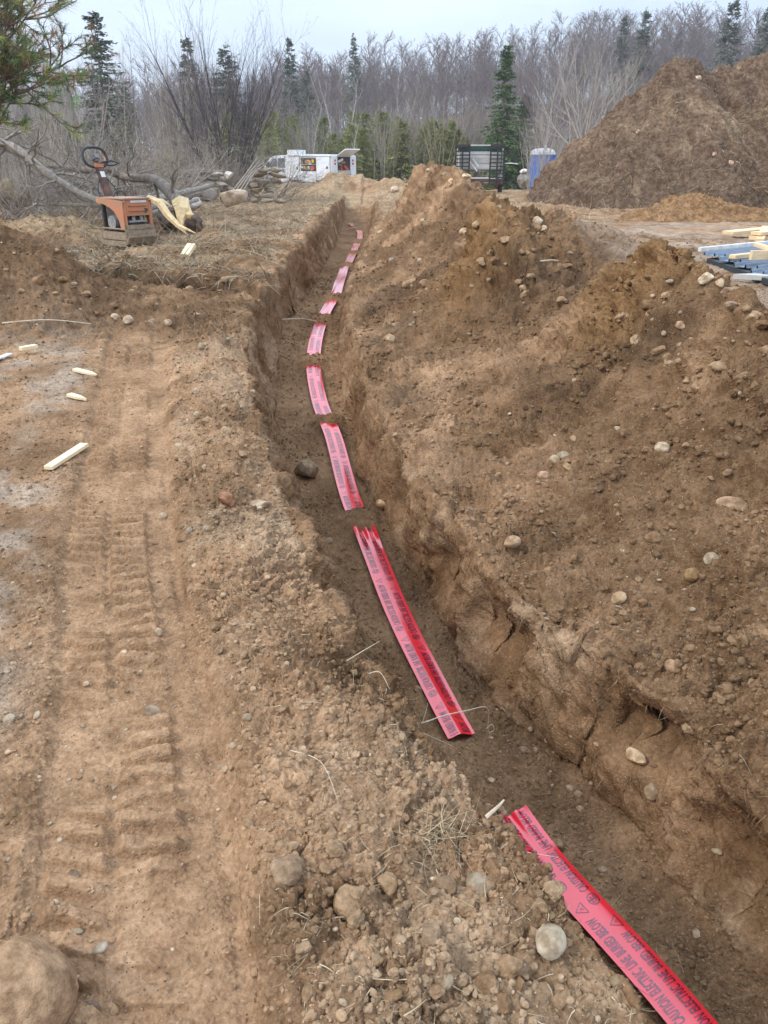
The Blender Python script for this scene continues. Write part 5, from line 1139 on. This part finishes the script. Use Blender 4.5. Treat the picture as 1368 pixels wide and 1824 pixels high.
# ------------------------------------------------------------------ trees
def bark(name, c, c2): return material(name, c, .95, col2=c2, scale=9, spec=.15)
B_GREY = bark('twig_grey', (.30, .255, .225), (.20, .165, .15)); B_DARK = bark('twig_dark', (.135, .115, .115), (.085, .075, .08)); B_PALE = bark('twig_pale', (.47, .42, .355), (.33, .29, .25)); B_BIRCH = bark('birch_bark', (.55, .51, .46), (.33, .30, .27)); B_PURP = bark('twig_purple', (.27, .225, .212), (.19, .157, .15)); B_YEL = bark('twig_tan', (.42, .36, .24), (.30, .25, .17))
def tmpl(kind, seed):
    q = random.Random(seed); S0 = []; S1 = []
    if kind == 'sapling':      # slim upright young tree, about 5 m
        grow(S0, (0, 0, 0), (q.gauss(0, .06), q.gauss(0, .06), 1), 5.2, .035, 9, q, .05, .04, (), steps=(10,) * 10)
        for (ax, ay, az, bx_, by_, bz, ra, rb) in S0[2:]:
            for k in range(2):
                a = q.uniform(0, 6.28); grow(S1, (bx_, by_, bz), (math.cos(a) * .6, math.sin(a) * .6, 1.0), q.uniform(.7, 1.7) * (1.1 - bz / 7), .011, 1, q, .12, .07, (0, 5, 2), (.35, .8), (.3, .55), .75, (8, 5, 3, 2))
    elif kind == 'clump':      # many stems from one base
        for j in range(7):
            a = q.uniform(0, 6.28); sp = q.uniform(.1, .45); s = []
            grow(s, (math.cos(a) * .1, math.sin(a) * .1, 0), (math.cos(a) * sp, math.sin(a) * sp, 1), q.uniform(3.2, 5), .025, 0, q, .06, .03, (9, 4, 2), (.3, .7), (.25, .45), .75, (9, 4, 3, 2)); S0 += s[:9]; S1 += s[9:]
    elif kind == 'fan':        # big dark shrub with long straight fanned stems
        for j in range(26):
            a = q.uniform(0, 6.28); sp = q.uniform(.05, .7); s = []
            grow(s, (math.cos(a) * .2, math.sin(a) * .2, 0), (math.cos(a) * sp, math.sin(a) * sp, 1), q.uniform(4.2, 6.2), .042, 0, q, .045, .03, (10, 5, 2), (.25, .6), (.28, .5), .78, (9, 5, 3, 2)); S0 += s[:9]; S1 += s[9:]
    elif kind == 'round':      # broad spreading crown
        s = []; grow(s, (0, 0, 0), (0, 0, 1), 2.2, .13, 9, q, .04, .05, (), steps=(5,) * 10); S0 += s; e = s[-1]
        for j in range(12):
            a = j * 2.4; t = []; grow(t, (e[3], e[4], e[5] - q.uniform(0, .9)), (math.cos(a), math.sin(a), q.uniform(.5, 2.2)), q.uniform(4, 5.6), .055, 0, q, .09, .05, (9, 6, 3), (.35, .75), (.32, .55), .75, (9, 5, 3, 2)); S1 += t
    elif kind == 'hill':       # tall forest hardwood
        grow(S0, (0, 0, 0), (q.gauss(0, .04), q.gauss(0, .04), 1), 12, .11, 9, q, .03, .03, (), steps=(9,) * 10)
        for sg in S0[2:]:
            for k in range(5):
                a = q.uniform(0, 6.28); grow(S1, sg[3:6], (math.cos(a) * .7, math.sin(a) * .7, .9), q.uniform(2, 4) * (1.15 - sg[5] / 18), .035, 1, q, .1, .07, (0, 6, 3), (.35, .8), (.35, .6), .6, (8, 3, 2, 1))
    elif kind == 'brush':      # low tangled scrub
        for j in range(14):
            a = q.uniform(0, 6.28); s = []
            grow(s, (q.gauss(0, .4), q.gauss(0, .4), 0), (math.cos(a) * .8, math.sin(a) * .8, q.uniform(.5, 1.6)), q.uniform(1.4, 2.8), .016, 0, q, .16, .0, (7, 4, 2), (.3, 1.0), (.3, .6), .75, (7, 4, 3, 2)); S0 += s[:7]; S1 += s[7:]
    return S0, S1
def make_tree(kind, seed, m, name, sides=(5, 3)):
    S0, S1 = tmpl(kind, seed); t = thing(name, '', 'tree')
    link('trunk', seg_mesh('trunk', S0, sides[0]), m, t); link('crown', seg_mesh('crown', S1, sides[1]), m, t); return t
def needles_mat(name, c, c2): 
    m = material(name, c, .9, col2=c2, scale=1.6, spec=.1, contrast=(.3, .7)); return m
N_DARK = needles_mat('spruce_needles', (.105, .14, .085), (.05, .075, .05)); N_GREY = needles_mat('hazy_spruce', (.20, .225, .175), (.12, .14, .11)); N_YEL = needles_mat('cedar_needles', (.33, .33, .12), (.17, .20, .07)); N_MID = needles_mat('fir_needles', (.14, .21, .07), (.05, .09, .04))
def conifer(seed, h, rad, m, name, dens=1.0, ragged=.3, low=.05, label=''):
    q = np.random.default_rng(seed); t = thing(name, label, 'tree')
    S = [(0, 0, h * i / 8, 0, 0, h * (i + 1) / 8, .014 * h * (1 - i / 8.3), .014 * h * (1 - (i + 1) / 8.3)) for i in range(8)]
    nb = int(h / .17 * 8 * dens); z = h * (low + (1 - low) * np.sort(q.random(nb))); az = q.random(nb) * 6.283
    L_ = rad * np.clip(1.02 - z / h, .02, 1) ** .75 * (1 - ragged * q.random(nb)) * (1 + .35 * np.sin(az * 2 + z * 1.9 + seed) * np.sin(z * 2.7 + seed * 2)) + .08
    dirs = np.stack([np.cos(az), np.sin(az), np.full(nb, -.12) + .5 * (z / h) ** 3], -1)
    for i in range(0, nb, 2): b = np.array((0, 0, z[i])); S.append((*b, *(b + dirs[i] * L_[i] * .9), .012, .004))
    link('trunk', seg_mesh('trunk', S, 4), B_GREY, t)
    V = []; n_per = 20
    f = (np.arange(n_per) + q.random((nb, n_per))) / n_per; f = .12 + .88 * f
    base = np.zeros((nb, n_per, 3)); base[..., 2] = z[:, None]; base += dirs[:, None] * (L_[:, None] * f)[..., None]; base[..., 2] -= (.10 * L_[:, None] * f ** 2)
    base += q.normal(size=base.shape) * .03
    sd_ = np.stack([-np.sin(az), np.cos(az), np.zeros(nb)], -1)[:, None]
    dr = dirs[:, None] * .7 + sd_ * q.choice([-1., 1.], (nb, n_per))[..., None] * q.uniform(.2, 1, (nb, n_per))[..., None] + q.normal(size=base.shape) * .25; dr[..., 2] -= .12; dr /= np.linalg.norm(dr, axis=-1, keepdims=True)
    ln = (.11 + .15 * q.random((nb, n_per))) * (.5 + .5 * (L_ / rad))[:, None] * (h / 7) ** .5; wn = ln * .26
    sdv = np.cross(dr, q.normal(size=base.shape)); sdv /= np.linalg.norm(sdv, axis=-1, keepdims=True)
    p0 = base; p1 = base + dr * ln[..., None] * .5 + sdv * wn[..., None]; p2 = base + dr * ln[..., None]; p3 = base + dr * ln[..., None] * .5 - sdv * wn[..., None]; p1[..., 2] += .01
    Vn = np.stack([p0, p1, p2, p3], 2).reshape(-1, 3); Fn = np.arange(len(Vn)).reshape(-1, 4)
    link('crown', npmesh('crown', Vn, Fn, False), m, t); return t
used = set()
def put(src, x, y, h=1.0, rz=0, label='', group=None, sink=.05, wide=1.0, tilt=0, cat=None):
    o = src
    if id(src) in used or src.name in used: o = copy_tree(src)
    used.add(src.name); o.location = (x, y, gz(x, y) - sink); o.scale = (h * wide, h * wide, h); o.rotation_euler = (tilt, 0, rz); o['label'] = label
    if cat: o['category'] = cat
    if group: o['group'] = group
    elif 'group' in o: del o['group']
    return o
def putpx(src, px, Y, ytop, hsrc, **k):
    """stand a tree at depth Y in the picture column px, as tall as its top row says"""
    k['wide'] = k.get('wide', 1) * (1.35 if 'ruce' in src.name or 'fir' in src.name else 1); x = at(px, 200, Y).x; z0 = gz(x, Y); ht = at(px, ytop, Y).z - z0; return put(src, x, Y, ht / hsrc, **k)
q = random.Random(77)
SAP = [make_tree('sapling', s, m, 'bare_sapling') for s, m in ((1, B_GREY), (2, B_PALE), (3, B_GREY), (4, B_BIRCH), (5, B_PURP))]
CLU = [make_tree('clump', s, m, 'bare_shrub') for s, m in ((11, B_GREY), (12, B_PALE), (13, B_YEL), (14, B_GREY))]
BRU = [make_tree('brush', s, m, 'scrub_bush') for s, m in ((31, B_PALE), (32, B_YEL), (33, B_GREY))]
FAN = make_tree('fan', 21, B_DARK, 'bare_shrub', (5, 3)); FAN2 = make_tree('fan', 22, B_GREY, 'bare_shrub', (5, 3))
RND = make_tree('round', 41, B_PALE, 'bare_tree'); RND2 = make_tree('round', 42, B_PURP, 'bare_tree')
putpx(FAN, 395, 26, 48, 6.0, rz=.3, label='big dark multi stemmed shrub fanning up behind the stone wall', wide=.95)
putpx(FAN2, 330, 29, 95, 6.0, rz=1.5, label='grey multi stemmed shrub left of the big dark one', wide=.8)
putpx(RND, 1045, 46, 42, 7.6, rz=.5, label='broad pale bare tree with round crown behind the mound', wide=.95)
putpx(RND2, 975, 50, 70, 7.6, rz=2.5, label='purplish bare tree left of the broad pale one', wide=.7)
# conifers
C1 = conifer(1, 8, 1.7, N_GREY, 'spruce_tree', 1.0, .5); C2 = conifer(2, 8, 1.5, N_DARK, 'spruce_tree', 1.2, .35); C3 = conifer(3, 8, 1.8, N_GREY, 'spruce_tree', .8, .6); C4 = conifer(4, 4, 1.3, N_YEL, 'cedar_tree', 1.2, .4, .0); C5 = conifer(5, 8, 1.75, N_MID, 'fir_tree', 1.25, .45, .0)
putpx(C1, 188, 40, 22, 8, rz=0, label='tall ragged spruce left of the dark shrub against the sky', wide=1.05)
putpx(C3, 228, 44, 150, 8, rz=1, label='shorter dark spruce right behind the ragged one', wide=.9)
putpx(C1, 343, 58, 68, 8, rz=2, label='hazy spruce behind the left side of the dark shrub', wide=.75)
putpx(C3, 408, 60, 82, 8, rz=2.7, label='broad hazy spruce behind the right side of the dark shrub', wide=1.0)
putpx(C1, 521, 75, 68, 8, rz=4, label='slender spruce top left of the wooded ridge start', wide=.6)
putpx(C3, 548, 70, 120, 8, rz=5, label='short dark spruce beside the slender one', wide=.7)
putpx(C3, 632, 95, 62, 8, rz=.4, label='lone spruce standing out of the grey hillside', wide=.55)
putpx(C5, 897, 50, 82, 8, rz=1.4, label='tall bright green fir behind the trailer', wide=.78)
putpx(C5, 935, 52, 170, 8, rz=3.4, label='lower yellow green fir at the right of the tall one', wide=1.0)
putpx(C2, 912, 54, 230, 8, rz=3, label='small dark fir at the foot of the tall one', wide=1.3)
putpx(C1, 1132, 100, 20, 8, rz=3.1, label='dark spruce on the hill above the left end of the mound', wide=.75)
putpx(C3, 1095, 105, 28, 8, rz=3.1, label='hazy spruce just left of the dark hill spruce', wide=.7)
putpx(C1, 1278, 85, 2, 8, rz=1.1, label='tall dark spruce above the mound top', wide=.8)
putpx(C3, 1340, 85, 14, 8, rz=.1, label='hazy spruce at the right edge above the mound', wide=.8)
def zone(px):
    for lim, t in ((40, 'at the left edge under the pine'), (130, 'below the pine branches'), (230, 'in front of the ragged spruce'), (310, 'between the ragged spruce and the dark shrub'), (470, 'behind the big dark shrub'), (640, 'behind the white truck'), (800, 'between the truck and the trailer'), (930, 'behind the black ladder ramps'), (1010, 'behind the blue toilet')):
        if px < lim: return t
    return 'behind the topsoil mound'
for i in range(62):
    px = q.uniform(395, 860); Y = q.uniform(50, 62); putpx(C4, px, Y, q.uniform(195, 265), 4, rz=q.uniform(0, 6), label='young yellow green cedar in the thicket ' + zone(px), group='young cedars at the wood edge', wide=q.uniform(.9, 1.5))
for i in range(12):
    px = q.uniform(-20, 400); Y = q.uniform(40, 52); putpx([C4, C4, C2][i % 3], px, Y, q.uniform(200, 265), 4 if i % 3 < 2 else 8, rz=q.uniform(0, 6), label='small conifer hidden in the grey brush at the left', group='small conifers at the left', wide=q.uniform(.9, 1.4))
# grey thicket at the edge of the field
for i in range(200):
    px = q.uniform(-60, 1420); Y = q.uniform(49, 68); top = q.uniform(105, 235) if px < 620 else q.uniform(150, 250)
    if 600 < px < 760: top = q.uniform(120, 215)
    if px > 950: top = q.uniform(70, 190)
    s = q.choice(SAP); Y += 3 if i % 2 else -3; putpx(s, px, Y, top, 5.6, rz=q.uniform(0, 6), label='slender bare sapling in the thicket ' + zone(px), group='bare saplings of the thicket', wide=q.uniform(.8, 1.4))
for i in range(85):
    px = q.uniform(-60, 1000); Y = q.uniform(50, 62); s = q.choice(CLU); putpx(s, px, Y, q.uniform(170, 260), 4.6, rz=q.uniform(0, 6), label='bare many stemmed shrub at the field edge ' + zone(px), group='bare shrubs of the thicket', wide=q.uniform(.8, 1.3))
# nearer saplings and brush at the left
for i in range(34):
    px = q.uniform(-40, 330); Y = q.uniform(24, 38); s = q.choice(SAP + CLU[:2] * 2); putpx(s, px, Y, q.uniform(60, 200), 5.2, rz=q.uniform(0, 6), label='bare sapling behind the fallen trees, ' + zone(px), group='bare saplings at the left', wide=q.uniform(.7, 1.1))
for i in range(30):
    px = q.uniform(-60, 270) if i < 22 else q.uniform(260, 460); Y = q.uniform(15.5, 22) if i < 22 else q.uniform(23, 27); s = q.choice(BRU); putpx(s, px, Y, q.uniform(225, 300), 2.4, rz=q.uniform(0, 6), label='tangled pale brush ' + zone(px), group='brush around the fallen trees', wide=q.uniform(1.1, 1.7))
for i in range(5): putpx(CLU[1], q.uniform(940, 1010), q.uniform(40, 44), q.uniform(200, 250), 4.6, rz=i, label='small bare bush in front of the portable toilet', group='bushes by the toilet', wide=.7)
for s in SAP + CLU + BRU + [C1, C2, C3, C4, C5]:
    if s.name not in used:
        for c in list(s.children): bpy.data.objects.remove(c)
        bpy.data.objects.remove(s)
# wooded hillside: far off mass of bare hardwoods
HT = []
for s in range(6):
    a, b = tmpl('hill', 100 + s); HT.append(np.array(a + b))
rows = []; r2 = np.random.default_rng(5)
for i in range(1700):
    Y = 72 + 110 * r2.random() ** .9 if i <= 1100 else 69 + 50 * r2.random() ** 1.5
    x = (r2.random() - .5) * 1.25 * Y
    if x < -.2 * Y and r2.random() < .35: continue
    S = HT[r2.integers(0, 6)].copy(); S[:, 6:] = np.maximum(S[:, 6:], .014); a = r2.random() * 6.28; c, s_ = math.cos(a), math.sin(a); sc0 = (.55 + .45 * r2.random()) * (.75 if Y < 95 else 1.0) * (.42 if i > 1100 else (.88 if x < 25 else 1)); 
    for o_ in (0, 3):
        xx = S[:, o_] * c - S[:, o_ + 1] * s_; yy = S[:, o_] * s_ + S[:, o_ + 1] * c; S[:, o_] = xx * sc0 * 1.1 + x; S[:, o_ + 1] = yy * sc0 * 1.1 + Y; S[:, o_ + 2] = S[:, o_ + 2] * sc0 + gz(x, Y) - .2
    if i % 2: S = S[r2.random(len(S)) < .8]
    S[:, 6:] *= sc0 * 1.15; rows.append(S)
HS = np.concatenate(rows); print('hill segs', len(HS))
setp(link('wooded_hillside', seg_mesh('wooded_hillside', HS, 3), B_PURP), 'grey purple mass of bare hardwoods covering the far hillside', 'woods', kind='stuff')
# pine at the upper left
q = random.Random(5); S0 = []; S1 = []; px0 = at(-75, 200, 13.5).x
pt_ = thing('pine_tree', 'pine with green and rust brown needles reaching in at the upper left', 'tree', (px0, 13.5, gz(px0, 13.5)))
grow(S0, (0, 0, 0), (0, 0, 1), 9, .14, 9, q, .02, .05, (), steps=(10,) * 10); tips = []
def limb(p, d, L_, r, lv):
    S = []; d = Vector(d).normalized(); p = Vector(p); n = 7 if lv == 0 else 4
    for i in range(n):
        d = (d + Vector((q.gauss(0, .13), q.gauss(0, .13), q.gauss(.02, .12) + .04))).normalized(); e = p + d * L_ / n; S1.append((*p, *e, r * (1 - .7 * i / n), r * (1 - .7 * (i + 1) / n)))
        if lv < 2 and i > 0:
            for k in range(2 if lv == 0 else 2):
                s0 = Vector((q.gauss(0, 1), q.gauss(0, 1), q.gauss(.2, .7))).normalized(); limb(e, d * .8 + s0 * .75, L_ * q.uniform(.28, .5), r * .5, lv + 1)
        p = e
    tips.append((p, d))
for px_, py_, Y_ in ((125, 60, 13), (95, 20, 13.5), (60, 100, 12.5), (110, 140, 13), (70, 5, 14), (30, 150, 12.8), (80, 185, 13.6), (20, 60, 13), (50, 220, 13), (120, 100, 14), (40, -30, 13), (90, -40, 13.5), (10, 190, 12.5)):
    e = at(px_, py_, Y_) - Vector(pt_.location); z0 = e.z - e.x * .22; st_ = Vector((0, 0, z0)); dd = e - st_; limb(st_, dd, dd.length * .92, .03, 0)
link('trunk', seg_mesh('trunk', S0, 8), BARK, pt_); link('branches', seg_mesh('branches', S1, 4), bark('pine_twig', (.26, .20, .16), (.15, .12, .10)), pt_)
rg = np.random.default_rng(9); bs = []; ds = []; cs = []
for (p, d) in tips:
    z = p.z + pt_.location[2]; ppx = 684 + FPX * (p.x + px0) / 13.5
    hi = (z > 2.75) ; c0 = np.array((.50, .34, .20)) if (hi and q.random() < .35) else (np.array((.48, .54, .16)) if (ppx < 50 or q.random() < .25) else np.array((.22, .34, .14)))
    if not hi and q.random() < .12: c0 = np.array((.34, .23, .1))
    n = 40; u = rg.normal(size=(n, 3)) * .5 + np.array(d[:])[None]; u /= np.linalg.norm(u, axis=1, keepdims=True)
    bs.append(np.array(p[:])[None] - np.array(d[:])[None] * rg.random((n, 1)) * .15); ds.append(u); cs.append(c0[None] * (.6 + .7 * rg.random((n, 1))))
bs = np.concatenate(bs); ds = np.concatenate(ds); cs = np.concatenate(cs); rng = rg
o = blades('needles', bs, ds, .08 + .08 * rg.random(len(bs)), .0024 + .0012 * rg.random(len(bs)), cs, STRAW, None, None, .15, 2); o.parent = pt_; del o['kind']
print('tips', len(tips))

# ------------------------------------------------------------------ thin air between the field and the wooded hill
me = bpy.data.meshes.new('haze'); bmz = bmesh.new(); bmesh.ops.create_cube(bmz, size=1); bmz.to_mesh(me); bmz.free()
hz = bpy.data.objects.new('haze', me); COL.objects.link(hz); hz.scale = (440, 440, 48); hz.location = (0, 0, 20); hz['kind'] = 'stuff'
hm = bpy.data.materials.new('haze_air'); hm.use_nodes = True; hm.node_tree.nodes.clear()
ho = hm.node_tree.nodes.new('ShaderNodeOutputMaterial'); hv = hm.node_tree.nodes.new('ShaderNodeVolumePrincipled'); hv.inputs['Color'].default_value = (.86, .88, .92, 1); hv.inputs['Density'].default_value = .0008; hv.inputs['Anisotropy'].default_value = .2
hm.node_tree.links.new(hv.outputs[0], ho.inputs['Volume']); me.materials.append(hm)
